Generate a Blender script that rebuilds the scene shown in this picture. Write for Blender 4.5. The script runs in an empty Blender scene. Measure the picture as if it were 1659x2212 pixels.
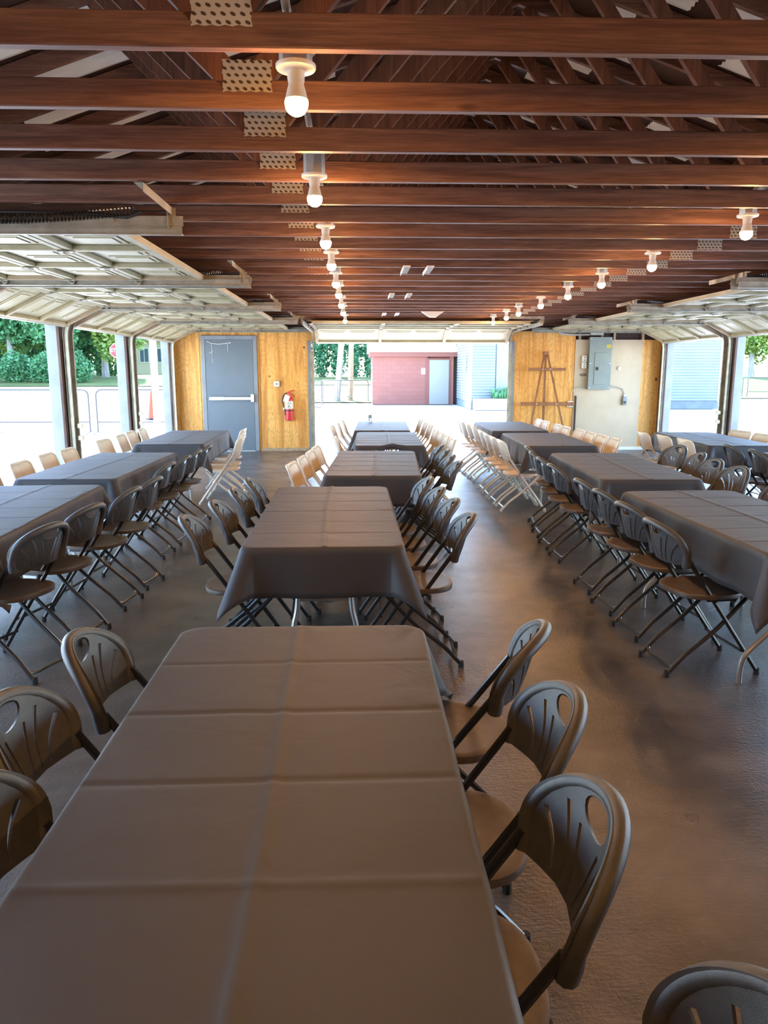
import bpy, bmesh, math, random
from mathutils import Vector, Matrix
from mathutils.geometry import delaunay_2d_cdt
random.seed(7)
SC = bpy.context.scene
COL = SC.collection
PI = math.pi

# ------------------------------------------------------------------ helpers
class MB:
    """collects geometry for ONE mesh object"""
    def __init__(s): s.v = []; s.f = []
    def add(s, vs, fs):
        o = len(s.v); s.v += [tuple(p) for p in vs]; s.f += [tuple(i + o for i in f) for f in fs]; return s
    def box(s, x0, x1, y0, y1, z0, z1, bev=0.0):
        if bev > 0:
            bm = bmesh.new(); bmesh.ops.create_cube(bm, size=1)
            for v in bm.verts:
                v.co = Vector(((x0+x1)/2 + v.co.x*(x1-x0), (y0+y1)/2 + v.co.y*(y1-y0), (z0+z1)/2 + v.co.z*(z1-z0)))
            bmesh.ops.bevel(bm, geom=bm.edges[:], offset=bev, segments=1, affect='EDGES')
            bm.verts.index_update()
            s.add([v.co for v in bm.verts], [[v.index for v in f.verts] for f in bm.faces]); bm.free(); return s
        vs = [(x, y, z) for x in (x0, x1) for y in (y0, y1) for z in (z0, z1)]
        return s.add(vs, [(0,1,3,2),(4,6,7,5),(0,4,5,1),(2,3,7,6),(0,2,6,4),(1,5,7,3)])
    def beam(s, a, b, w, h, upv=(0,0,1)):
        """rectangular bar from a to b, w across, h along upv"""
        a = Vector(a); b = Vector(b); d = (b-a).normalized(); u = Vector(upv)
        r = d.cross(u).normalized(); u = r.cross(d).normalized()
        vs = []
        for p in (a, b):
            for sx, sy in ((-1,-1),(1,-1),(1,1),(-1,1)): vs.append(p + r*(sx*w/2) + u*(sy*h/2))
        return s.add(vs, [(3,2,1,0),(4,5,6,7),(0,1,5,4),(1,2,6,5),(2,3,7,6),(3,0,4,7)])
    def tube(s, pts, r, n=8, cap=True, closed=False):
        pts = [Vector(p) for p in pts]; m = len(pts); rs = r if isinstance(r, (list, tuple)) else [r]*m
        t0 = (pts[1]-pts[0]).normalized(); ref = Vector((0,0,1)) if abs(t0.z) < .9 else Vector((1,0,0))
        nn = (ref - t0*ref.dot(t0)).normalized(); rings = []
        vs = []
        for i, p in enumerate(pts):
            if closed: t = (pts[(i+1)%m]-pts[i-1]).normalized()
            elif i == 0: t = t0
            elif i == m-1: t = (pts[-1]-pts[-2]).normalized()
            else: t = ((pts[i+1]-p).normalized() + (p-pts[i-1]).normalized()).normalized()
            nn = (nn - t*nn.dot(t)).normalized(); bb = t.cross(nn)
            for k in range(n):
                a = 2*PI*k/n; vs.append(p + nn*(rs[i]*math.cos(a)) + bb*(rs[i]*math.sin(a)))
        fs = []
        for i in range(m if closed else m-1):
            j = (i+1) % m
            for k in range(n):
                k2 = (k+1) % n; fs.append((i*n+k, i*n+k2, j*n+k2, j*n+k))
        if cap and not closed:
            fs.append(tuple(range(n-1, -1, -1))); fs.append(tuple((m-1)*n+k for k in range(n)))
        return s.add(vs, fs)
    def lathe(s, prof, n=16, c=(0,0,0), axis='z', cap=True):
        vs = []; fs = []
        for r, h in prof:
            for k in range(n):
                a = 2*PI*k/n; p = (r*math.cos(a), r*math.sin(a), h)
                if axis == 'x': p = (p[2], p[0], p[1])
                if axis == 'y': p = (p[1], p[2], p[0])
                vs.append((p[0]+c[0], p[1]+c[1], p[2]+c[2]))
        for i in range(len(prof)-1):
            for k in range(n):
                k2 = (k+1) % n; fs.append((i*n+k, i*n+k2, (i+1)*n+k2, (i+1)*n+k))
        if cap:
            fs.append(tuple(range(n-1, -1, -1))); fs.append(tuple((len(prof)-1)*n+k for k in range(n)))
        return s.add(vs, fs)
    def prism(s, poly, axis, h0, h1):
        """poly 2D extruded along axis ('x','y','z')"""
        def m(p, h):
            return {'x': (h, p[0], p[1]), 'y': (p[0], h, p[1]), 'z': (p[0], p[1], h)}[axis]
        n = len(poly); vs = [m(p, h0) for p in poly] + [m(p, h1) for p in poly]
        fs = [tuple(range(n-1, -1, -1)), tuple(range(n, 2*n))] + [(i, (i+1) % n, n+(i+1) % n, n+i) for i in range(n)]
        return s.add(vs, fs)
    def mesh(s, name, mat, ang=35):
        me = bpy.data.meshes.new(name); me.from_pydata([tuple(p) for p in s.v], [], s.f); me.update()
        bm = bmesh.new(); bm.from_mesh(me); bmesh.ops.recalc_face_normals(bm, faces=bm.faces[:]); bm.to_mesh(me); bm.free()
        me.polygons.foreach_set('use_smooth', [True]*len(me.polygons)); me.set_sharp_from_angle(angle=math.radians(ang))
        if mat: me.materials.append(mat)
        return me
    def build(s, name, mat, parent=None, loc=(0,0,0), ang=35):
        return put(s.mesh(name, mat, ang), name, parent, loc)

def put(me, name, parent=None, loc=(0,0,0), rz=0):
    o = bpy.data.objects.new(name, me); COL.objects.link(o); o.location = loc; o.rotation_euler[2] = rz
    if parent: o.parent = parent
    return o
def tag(o, label=None, cat=None, group=None, kind=None):
    if label:
        if not 4 <= len(label.split()) <= 16: print('LABEL', label)
        o['label'] = label
    if cat: o['category'] = cat
    if group: o['group'] = group
    if kind: o['kind'] = kind
    return o
def thing(name, label, cat, loc=(0,0,0), rz=0, group=None):
    o = bpy.data.objects.new(name, None); COL.objects.link(o); o.location = loc; o.rotation_euler[2] = rz; o.empty_display_size = .1
    return tag(o, label, cat, group)
KIDS = {}
def copy_tree(o, parent=None):
    c = o.copy(); COL.objects.link(c)
    if parent: c.parent = parent
    if o not in KIDS: KIDS[o] = list(o.children)
    for ch in KIDS[o]: copy_tree(ch, c)
    return c
def place(proto, used, loc, rz, label, group):
    o = proto if not used else copy_tree(proto)
    o.location = loc; o.rotation_euler[2] = rz; tag(o, label, None, group); return o

# ------------------------------------------------------------------ materials
def mat(name, col, rough=.6, metal=0.0, spec=.5, **kw):
    m = bpy.data.materials.new(name); m.use_nodes = True
    b = m.node_tree.nodes['Principled BSDF']
    b.inputs['Base Color'].default_value = (*col, 1); b.inputs['Roughness'].default_value = rough
    b.inputs['Metallic'].default_value = metal; b.inputs['Specular IOR Level'].default_value = spec
    for k, v in kw.items(): b.inputs[k.replace('_', ' ')].default_value = v
    return m
class NT:
    def __init__(s, m): s.t = m.node_tree; s.b = s.t.nodes['Principled BSDF']
    def n(s, typ, **kw):
        o = s.t.nodes.new(typ)
        for k, v in kw.items(): setattr(o, k, v)
        return o
    def l(s, a, b): s.t.links.new(a, b)
    def coord(s, kind='world', scale=(1,1,1), rot=(0,0,0)):
        mp = s.n('ShaderNodeMapping'); mp.inputs['Scale'].default_value = scale; mp.inputs['Rotation'].default_value = rot
        src = s.n('ShaderNodeNewGeometry').outputs['Position'] if kind == 'world' else s.n('ShaderNodeTexCoord').outputs['Object']
        s.l(src, mp.inputs['Vector']); return mp.outputs['Vector']
    def noise(s, vec, scale, detail=4, rough=.55, dist=0):
        o = s.n('ShaderNodeTexNoise'); o.inputs['Scale'].default_value = scale; o.inputs['Detail'].default_value = detail
        o.inputs['Roughness'].default_value = rough; o.inputs['Distortion'].default_value = dist; s.l(vec, o.inputs['Vector']); return o.outputs['Fac']
    def ramp(s, fac, stops):
        r = s.n('ShaderNodeValToRGB'); e = r.color_ramp.elements
        e[0].position = stops[0][0]; e[0].color = (*stops[0][1], 1); e[1].position = stops[-1][0]; e[1].color = (*stops[-1][1], 1)
        for p, c in stops[1:-1]: x = e.new(p); x.color = (*c, 1)
        s.l(fac, r.inputs['Fac']); return r.outputs['Color']
    def mix(s, fac, a, b, mode='MIX'):
        x = s.n('ShaderNodeMix', data_type='RGBA', blend_type=mode)
        for sock, v in ((x.inputs[0], fac), (x.inputs[6], a), (x.inputs[7], b)):
            if hasattr(v, 'links'): s.l(v, sock)
            else: sock.default_value = v if isinstance(v, (int, float)) else (*v, 1)
        return x.outputs[2]
    def math(s, op, a, b=None, c=None):
        x = s.n('ShaderNodeMath', operation=op)
        for i, v in enumerate((a, b, c)):
            if v is None: continue
            if hasattr(v, 'links'): s.l(v, x.inputs[i])
            else: x.inputs[i].default_value = v
        return x.outputs[0]
    def bump(s, h, strength, dist=.01):
        x = s.n('ShaderNodeBump'); x.inputs['Strength'].default_value = strength; x.inputs['Distance'].default_value = dist
        s.l(h, x.inputs['Height']); s.l(x.outputs['Normal'], s.b.inputs['Normal'])
    def col(s, c): s.l(c, s.b.inputs['Base Color'])
    def rough(s, c): s.l(c, s.b.inputs['Roughness'])

def noisy(name, c1, c2, scale=6, rough=.6, metal=0, bump=0, bscale=None, kind='world', stretch=(1,1,1), lo=.35, hi=.65, spec=.5):
    m = mat(name, c1, rough, metal, spec); t = NT(m); v = t.coord(kind, stretch)
    f = t.noise(v, scale); t.col(t.ramp(f, [(lo, c1), (hi, c2)]))
    if bump: t.bump(t.noise(v, bscale or scale*8, 3), bump, .004)
    return m

# floor: worn dark sealed concrete
M = {}
m = mat('floor_concrete', (.1,.08,.06), .35); t = NT(m); v = t.coord()
big = t.noise(v, .55, 5, .6); mid = t.noise(v, 2.2, 6, .65, .4)
c = t.ramp(t.mix(.5, big, mid), [(.40, (.062,.056,.050)), (.5, (.112,.100,.087)), (.60, (.165,.148,.128))])
speck = t.noise(v, 38, 2); c = t.mix(t.ramp(speck, [(.70, (0,0,0)), (.76, (1,1,1))]), c, (.19,.165,.14))
for sx_, sy_, sr_, st_ in ((1.18,3.10,.34,.55),(1.24,3.75,.26,.4),(1.28,2.70,.22,.35),(.98,1.52,.30,.6),(-1.05,3.3,.3,.35)):
    dn = t.n('ShaderNodeVectorMath', operation='DISTANCE'); t.l(v, dn.inputs[0]); dn.inputs[1].default_value = (sx_, sy_, 0)
    dd = t.math('ADD', dn.outputs['Value'], t.math('MULTIPLY', t.math('SUBTRACT', t.noise(v, 3.2, 4), .5), .55))
    c = t.mix(t.math('MULTIPLY', t.ramp(dd, [(sr_*.55, (1,1,1)), (sr_*1.1, (0,0,0))]), st_), c, (.035,.032,.030))
t.col(c); t.rough(t.ramp(t.noise(v, 3.5, 5), [(.3, (.27,.27,.27)), (.7, (.37,.37,.37))]))
vs_ = t.coord('world', (3, 14, 1)); t.bump(t.math('ADD', t.noise(v, 60, 4, .6), t.math('MULTIPLY', t.noise(vs_, 6, 4), .7)), .25, .01); M['floor'] = m

def wood(name, dark, mid, light, along, rough=.5, ring=9, spec=.4, knots=True):
    m = mat(name, mid, rough, 0, spec); t = NT(m)
    sc = {'x': (.35, 7, 7), 'y': (7, .35, 7), 'z': (7, 7, .35)}[along]
    ob = t.coord('world', sc); n1 = t.noise(ob, ring/3, 5, .6, 1.2); n2 = t.noise(ob, ring*3, 3, .5)
    fac = t.math('ADD', t.math('MULTIPLY', n1, .7), t.math('MULTIPLY', n2, .3))
    c = t.ramp(fac, [(.39, dark), (.5, mid), (.62, light)])
    if knots:
        vo = t.n('ShaderNodeTexVoronoi'); vo.inputs['Scale'].default_value = 1.6; t.l(t.coord('world', {'x': (1,1.6,3.2),'y': (1.6,1,3.2),'z': (2.6,1.6,1.1)}[along]), vo.inputs['Vector'])
        c = t.mix(t.ramp(vo.outputs['Distance'], [(.03, (1,1,1)), (.075, (0,0,0))]), c, dark)
    t.col(c); t.bump(n2, .25, .004); return m
M['truss'] = wood('stained_wood', (.10,.045,.030), (.165,.078,.051), (.24,.125,.082), 'x', .5)
M['web'] = wood('raw_web_wood', (.09,.034,.019), (.14,.055,.030), (.20,.085,.045), 'z', .55)
M['deck'] = wood('roof_boards', (.032,.014,.010), (.05,.021,.014), (.07,.03,.02), 'y', .6)
M['ply'] = wood('plywood', (.58,.25,.052), (.80,.40,.085), (.90,.52,.16), 'z', .55, 4)
t = NT(M['ply']); base = t.b.inputs['Base Color'].links[0].from_socket
vo = t.n('ShaderNodeTexVoronoi'); vo.inputs['Scale'].default_value = 1; vo.inputs['Randomness'].default_value = .55
t.l(t.coord('world', (2.6, 0, 2.2)), vo.inputs['Vector'])
ring = t.math('SINE', t.math('MULTIPLY', t.math('ADD', vo.outputs['Distance'], t.math('MULTIPLY', t.noise(t.coord('world', (4,1,1.2)), 1.5, 3), .9)), 38))
c = t.mix(t.math('MULTIPLY', t.math('GREATER_THAN', ring, .55), .38), base, (.52,.25,.075))
c = t.mix(t.ramp(vo.outputs['Distance'], [(.055, (1,1,1)), (.080, (0,0,0))]), c, (.13,.05,.02)); t.col(c)
M['easel'] = wood('easel_wood', (.20,.075,.025), (.30,.12,.04), (.37,.16,.06), 'z', .45, 9, .4, False)
M['tan_wood'] = wood('tan_wood', (.30,.20,.11), (.45,.32,.19), (.56,.43,.27), 'y', .6, 9, .4, False)
M['jamb'] = wood('brown_jamb', (.045,.026,.02), (.085,.05,.038), (.13,.08,.06), 'z', .6, 9, .3, False)

m = mat('gusset_steel', (.5,.46,.38), .4, .6); t = NT(m)
vo = t.n('ShaderNodeTexVoronoi'); vo.inputs['Scale'].default_value = 1; vo.inputs['Randomness'].default_value = 0.0
sx = t.n('ShaderNodeSeparateXYZ'); t.l(t.coord('obj'), sx.inputs[0]); cx = t.n('ShaderNodeCombineXYZ')
t.l(t.math('ADD', t.math('MULTIPLY', sx.outputs[0], 38), t.math('MULTIPLY', sx.outputs[2], 24)), cx.inputs[0]); t.l(t.math('MULTIPLY', sx.outputs[2], 48), cx.inputs[1]); t.l(cx.outputs[0], vo.inputs['Vector'])
t.col(t.ramp(vo.outputs['Distance'], [(.22, (.10,.055,.03)), (.30, (.60,.54,.43))])); M['gusset'] = m

M['galv'] = noisy('galvanized', (.30,.285,.22), (.44,.42,.34), 9, .42, .45)
M['conduit'] = noisy('conduit_grey', (.42,.40,.34), (.55,.53,.46), 8, .45, .4)
M['cream'] = noisy('cream_door', (.44,.405,.255), (.52,.48,.315), 3, .45)
M['dust'] = noisy('dusty_stile', (.30,.22,.13), (.40,.31,.20), 6, .6)
M['stile'] = noisy('stile_cream', (.36,.32,.19), (.45,.405,.26), 6, .5)
M['white'] = noisy('white_paint', (.74,.76,.76), (.82,.84,.84), 4, .5)
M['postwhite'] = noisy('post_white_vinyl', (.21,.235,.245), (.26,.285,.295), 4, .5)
M['offwhite'] = noisy('off_white_board', (.52,.43,.29), (.58,.485,.34), 2.5, .6)
M['doorgrey'] = noisy('door_grey', (.125,.165,.195), (.15,.19,.225), 1.5, .4)
M['framegrey'] = noisy('frame_grey', (.21,.24,.26), (.26,.29,.31), 4, .45)
M['alu'] = mat('aluminium', (.72,.73,.73), .32, .7)
M['panelgrey'] = noisy('panel_grey_green', (.21,.255,.235), (.25,.295,.275), 3, .45)
M['blackplastic'] = noisy('charcoal_plastic', (.06,.063,.066), (.078,.08,.082), 40, .32, 0, .25, 900, 'obj')
M['blackmetal'] = mat('black_metal', (.018,.019,.021), .3, .0, .6)
M['brownseat'] = noisy('brown_black_seat', (.075,.058,.046), (.10,.078,.062), 30, .33, 0, .2, 700, 'obj')
M['rubber'] = mat('rubber', (.02,.02,.02), .7)
M['beige'] = noisy('beige_plastic', (.70,.63,.51), (.76,.70,.58), 20, .42, 0, .1, 500, 'obj')
M['whitemetal'] = mat('white_enamel', (.78,.76,.70), .35)
M['whiterubber'] = mat('white_cap', (.70,.68,.62), .5)
m = mat('black_cloth', (.05,.05,.053), .58, 0, .5); t = NT(m); v = t.coord()
t.col(t.ramp(t.noise(v, 1.3, 3), [(.3, (.036,.037,.041)), (.7, (.048,.049,.053))]))
t.bump(t.math('ADD', t.noise(v, 5, 3, .5, .6), t.math('MULTIPLY', t.noise(v, 900, 2), .06)), .22, .02)
t.b.inputs['Sheen Weight'].default_value = .08; t.b.inputs['Sheen Roughness'].default_value = .5; M['cloth'] = m
M['tabletop'] = noisy('table_laminate', (.30,.20,.12), (.36,.25,.16), 12, .5)
M['tablesteel'] = mat('table_leg_steel', (.42,.42,.40), .35, .7)
m = mat('bulb_glow', (1,.9,.7), .4); t = NT(m); t.b.inputs['Emission Color'].default_value = (1.0,.48,.15,1); t.b.inputs['Emission Strength'].default_value = 390; M['glow'] = m
M['bulbneck'] = mat('bulb_neck', (.80,.74,.60), .45)
M['porcelain'] = mat('porcelain', (.78,.73,.60), .35)
M['vent'] = noisy('white_vent_channel', (.76,.74,.66), (.84,.82,.74), 5, .5)
M['red'] = mat('extinguisher_red', (.62,.03,.035), .25)
M['blackhose'] = mat('black_hose', (.02,.018,.016), .5)
M['paper'] = mat('paper_white', (.82,.80,.72), .7)
M['print'] = mat('print_dark', (.10,.12,.11), .7)
M['yellow'] = mat('warning_yellow', (.85,.60,.02), .6)
M['outlet'] = mat('outlet_ivory', (.76,.72,.60), .5)
M['water'] = mat('water_bottle_plastic', (.85,.9,.92), .1, 0, .5, Transmission_Weight=.7, IOR=1.33)
M['lamp_white'] = mat('lamp_lens', (.85,.85,.8), .4)
# outdoors
M['lot'] = noisy('pale_lot', (.72,.72,.71), (.80,.80,.79), .6, .85, 0, .2, 40)
M['lawn'] = noisy('lawn_grass', (.065,.105,.012), (.125,.15,.022), 1.2, .9, 0, .5, 30)
M['leaf_a'] = noisy('leaf_deep', (.05,.17,.06), (.10,.28,.11), .8, .6)
M['leaf_b'] = noisy('leaf_light', (.13,.24,.05), (.30,.36,.07), .7, .6)
M['leaf_c'] = noisy('hedge_leaf', (.03,.14,.06), (.07,.24,.11), 1.2, .6)
M['bark'] = noisy('bark_grey', (.22,.20,.18), (.38,.36,.33), 3, .9, 0, .4, 10, 'world', (3,3,.5))
M['pole'] = noisy('pole_wood', (.25,.25,.25), (.38,.38,.37), 2, .85, 0, .3, 12, 'world', (4,4,.3))
m = mat('red_block', (.36,.10,.08), .8); t = NT(m); br = t.n('ShaderNodeTexBrick'); v = t.coord('world', (1,1,1), (PI/2, 0, 0)); t.l(v, br.inputs['Vector'])
br.inputs['Scale'].default_value = 1; br.inputs['Brick Width'].default_value = .4; br.inputs['Row Height'].default_value = .2; br.inputs['Mortar Size'].default_value = .006
br.inputs['Color1'].default_value = (.27,.105,.078,1); br.inputs['Color2'].default_value = (.29,.115,.085,1); br.inputs['Mortar'].default_value = (.225,.085,.062,1); t.col(br.outputs['Color']); M['block'] = m
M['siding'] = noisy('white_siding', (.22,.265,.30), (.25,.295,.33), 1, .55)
M['shingle'] = noisy('pale_shingle', (.48,.45,.42), (.62,.58,.55), 6, .9)
M['redtrim'] = mat('red_trim', (.215,.08,.058), .7)
M['paledoor'] = mat('pale_door', (.27,.28,.25), .5)
M['foundation'] = noisy('foundation', (.14,.16,.18), (.18,.20,.22), 3, .85)
M['barrier'] = mat('barrier_steel', (.045,.048,.05), .5, .0)
M['cone'] = mat('cone_orange', (.55,.045,.008), .5)
M['stopred'] = mat('sign_red', (.28,.012,.014), .5)
M['yellowhouse'] = mat('pale_yellow_siding', (.62,.55,.36), .7)
M['glassdark'] = mat('window_glass', (.12,.15,.17), .1)
M['planter'] = mat('planter_cream', (.62,.56,.48), .7)

# ------------------------------------------------------------------ the setting
XL, XR, YB, YF, XC = -3.6, 6.04, 15.0, -4.0, 1.22
CH0, CH1 = 2.44, 2.53           # bottom chord
EAVE, RIDGE = 2.52, 4.26
MB().box(XL-.15, XR+.15, YF-.1, YB+.12, -.15, 0).build('floor', M['floor'])['kind'] = 'structure'
# outdoor terrain
def gz(y):
    P = [(-60,-.0),(38,0),(45,.1),(50,.55),(60,1.0),(100,1.3),(220,2.0)]
    for (a, za), (b, zb) in zip(P, P[1:]):
        if a <= y <= b: return za + (zb-za)*(y-a)/(b-a)
    return 0
def sheet(x0, x1, ys, dz, nx=2):
    b = MB(); vs = [(x0+(x1-x0)*i/nx, y, gz(y)+dz) for y in ys for i in range(nx+1)]
    fs = [(j*(nx+1)+i, j*(nx+1)+i+1, (j+1)*(nx+1)+i+1, (j+1)*(nx+1)+i) for j in range(len(ys)-1) for i in range(nx)]
    return b.add(vs, fs)
lot = sheet(-90, 110, [-60,0,15,38,41,45,50,55,60,80,100,220], -.02).build('ground_lot', M['lot']); lot['kind'] = 'structure'
for i, (x0, x1, ys) in enumerate([(-90,-6,[50,55,60,80,100,220]), (-6,12,[51,55,60,80,100,220]), (-3.2,1.4,[37.5,38,41]), (14.8,110,[41,45,50,55,60,80,100,220])]):
    sheet(x0, x1, ys, .03).build('ground_lawn', M['lawn'])['kind'] = 'structure'

# walls over and between the openings
def struct(b, name, m, parent=None):
    o = b.build(name, m, parent)
    if not parent: o['kind'] = 'structure'
    return o
HT = 2.12
struct(MB().box(XL-.12, XL, YF, YB+.1, HT, EAVE), 'wall_left', M['deck'])
struct(MB().box(XR, XR+.12, YF, YB+.1, HT, EAVE), 'wall_right', M['deck'])
struct(MB().box(XL-.12, XL, YF, 1.6, 0, HT), 'wall_left_front', M['jamb'])
struct(MB().box(XR, XR+.12, YF, 1.6, 0, HT), 'wall_right_front', M['jamb'])
b = MB().box(XL-.12, XR+.12, YF-.1, YF, 0, EAVE); b.prism([(XL-.12,EAVE),(XR+.12,EAVE),(XC,RIDGE-.06)], 'y', YF-.1, YF); struct(b, 'wall_front', M['deck'])
OX0, OX1, OZ = -.90, 3.02, 2.08   # back opening
b = MB().box(XL-.12, OX0-.0, YB, YB+.1, 0, 2.33); b.box(OX0, OX1, YB, YB+.1, OZ+.05, 2.33); b.box(OX1, 4.30, YB, YB+.1, 0, 2.33); b.box(4.30, XR+.12, YB, YB+.1, 0, 2.17)
struct(b, 'wall_back', M['ply'])
b = MB().box(XL-.12, 3.8, YB, YB+.1, 2.33, EAVE); b.box(3.8, XR+.12, YB+.06, YB+.1, 2.17, EAVE)
b.prism([(XL-.12,EAVE),(XR+.12,EAVE),(XC,RIDGE-.06)], 'y', YB, YB+.1); struct(b, 'wall_back_gable', M['deck'])
for x in (4.36, 5.05, 5.62): struct(MB().box(x, x+.04, YB-.02, YB+.06, 2.17, 2.44), 'trim_stud', M['tan_wood'])
struct(MB().box(4.30, 5.64, YB-.016, YB-.002, .06, 2.17), 'wall_back_board', M['offwhite'])
struct(MB().box(XL+.02, -3.06, YB-.03, YB-.002, 0, .05), 'baseboard_back_left', M['conduit'])
struct(MB().box(-1.9, OX0-.06, YB-.03, YB-.002, 0, .06), 'baseboard_back', M['tan_wood'])
struct(MB().box(OX1+.1, XR-.05, YB-.035, YB-.017, 0, .06), 'baseboard_back_right', M['white'])
# plywood sheet joint battens at the back wall
for x in (-3.06, -1.905): struct(MB().box(x-.003, x+.003, YB-.004, YB, .05, 2.33), 'trim_joint', M['jamb'])
for x0, x1 in ((OX0-.07, OX0), (OX1, OX1+.08)):
    struct(MB().box(x0, x1, YB-.02, YB+.13, 0, OZ+.06, .004), 'trim_opening', M['postwhite'])
# door posts: white reveal, brown jamb board, both sides
PY_ = [4.2, 6.85, 9.5, 12.15, 14.86]
for side, xw, sg in (('left', XL, -1), ('right', XR, 1)):
    for i, y in enumerate(PY_ + [1.58]):
        if i == 5: continue
        w = .13 if i < 4 else .11
        t_ = thing('door_post', ['white post with dark brown jamb, %s side, nearest the camera', 'white post with brown jamb, %s side, second from the camera',
            'white post with brown jamb, %s side, third from the camera', 'white post with brown jamb, %s side, one bay before the corner',
            'white corner post with brown jamb where the %s side meets the back wall'][i] % side, 'post', (xw, y, 0), 0, '%s door posts' % side)
        a, c = sorted((0, sg*.14)); MB().box(a, c, -w, w, 0, HT, .004).build('reveal', M['postwhite'], t_)
        a, c = sorted((-sg*.035, -sg*.001)); MB().box(a, c, -w-.03, w+.03 if i < 4 else .12, 0, HT, .003).build('jamb_board', M['jamb'], t_)
# roof boards
SL = (RIDGE-EAVE)/(XC-(XL-.3))
for sg, nm in ((-1, 'left'), (1, 'right')):
    xe = XL-.45 if sg < 0 else XR+.45
    ze = RIDGE - SL*abs(XC-xe)
    b = MB().prism([(xe, ze+.10), (XC, RIDGE+.10), (XC, RIDGE+.14), (xe, ze+.14)], 'y', YF-.3, YB+.45)
    rf = struct(b, 'roof_%s' % nm, M['deck'])
    rnd = random.Random(5 if sg < 0 else 9)
    for k in range(16):                                   # white ribbed channels under the boards between rafters
        yc = 2.25+.4875*(k+.5)+.02
        for (u0, u1) in [(.10+rnd.uniform(-.04,.03), .22+rnd.uniform(-.03,.05)), (.34+rnd.uniform(-.04,.04), .50+rnd.uniform(-.05,.06)), (.60+rnd.uniform(-.03,.04), .74+rnd.uniform(-.04,.04)), (.83+rnd.uniform(-.03,.03), .90+rnd.uniform(-.02,.04))]:
            if rnd.random() < .08: continue
            X0 = xe+(XC-xe)*u0; X1 = xe+(XC-xe)*u1; Z0 = RIDGE-SL*abs(XC-X0)+.085; Z1 = RIDGE-SL*abs(XC-X1)+.085
            c = MB(); off = rnd.uniform(-.05,.05)
            for j, (dy, dz) in enumerate([(-.11,0),(-.055,-.018),(-.03,0),(.0,-.022),(.03,0),(.055,-.018),(.11,0)]):
                if j == 6: break
                dy2, dz2 = [(-.11,0),(-.055,-.018),(-.03,0),(.0,-.022),(.03,0),(.055,-.018),(.11,0)][j+1]
                y0, y1 = yc+off+dy, yc+off+dy2
                c.add([(X0,y0,Z0+dz),(X1,y0,Z1+dz),(X1,y1,Z1+dz2),(X0,y1,Z0+dz2),(X0,y0,Z0+dz+.004),(X1,y0,Z1+dz+.004),(X1,y1,Z1+dz2+.004),(X0,y1,Z0+dz2+.004)],
                      [(0,1,2,3),(7,6,5,4),(0,4,5,1),(1,5,6,2),(2,6,7,3),(3,7,4,0)])
            o = c.build('vent_channel', M['vent'], rf); o['label'] = 'white ribbed channel under the roof boards'

# ------------------------------------------------------------------ trusses
ORD = ['first','second','third','fourth','fifth','sixth','seventh','eighth','ninth','tenth','eleventh','twelfth','thirteenth','fourteenth','fifteenth','sixteenth',
       'seventeenth','eighteenth','nineteenth','twentieth','twenty-first','twenty-second','twenty-third','twenty-fourth','twenty-fifth','twenty-sixth','twenty-seventh']
TH = .038
def truss_proto():
    r = thing('roof_truss', 'dark brown wooden roof truss, nearest to the camera', 'roof truss', (0,0,0), 0, 'roof trusses')
    b = MB().box(XL-.1, XR+.1, 0, TH, CH0, CH1, .004); b.build('bottom_chord', M['truss'], r)
    for sg in (-1, 1):
        xe = XL-.4 if sg < 0 else XR+.4; ze = RIDGE-SL*abs(XC-xe)
        MB().beam((xe, TH/2, ze+.045), (XC-(-sg)*-.0, TH/2, RIDGE+.045), TH, .089).build('rafter', M['truss'], r)
        gx = -.36 if sg < 0 else 2.58
        zt = RIDGE-.02
        MB().beam((gx-sg*.03, TH/2, CH1), (XC+sg*.06, TH/2, zt), TH, .085).build('web', M['web'], r)
        mx = gx+sg*.95; MB().beam((gx+sg*.05, TH/2, CH1), (mx, TH/2, RIDGE-SL*abs(XC-mx)-.0), TH, .085).build('web', M['web'], r)
        zc = 2.54 if sg < 0 else 2.487
        pl = MB()                                         # toothed metal plate with a ragged outline
        w, h = (.083, .05) if sg < 0 else (.092, .045); pts = []
        n = 9
        for k in range(n): pts.append((-w+2*w*k/n, -h+(.004 if k % 2 else 0)))
        for k in range(5): pts.append((w-(.004 if k % 2 else 0), -h+2*h*k/5))
        for k in range(n): pts.append((w-2*w*k/n, h-(.004 if k % 2 else 0)))
        for k in range(5): pts.append((-w+(.004 if k % 2 else 0), h-2*h*k/5))
        pl.prism([(gx+p[0], zc+p[1]) for p in pts], 'y', -.003, -.0005)
        pl.build('gusset_plate', M['gusset'], r)
    return r
TY = [2.25+.4875*k for k in range(27)]
tp = truss_proto()
for k, y in enumerate(TY):
    lab = 'dark brown wooden roof truss, ' + ('nearest to the camera, across the top of the view' if k == 0 else 'last before the back wall' if k == 26 else '%s from the camera, counting its bottom beam' % ORD[k])
    place(tp, k > 0, (0, y, 0), 0, lab, 'roof trusses')

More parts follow.
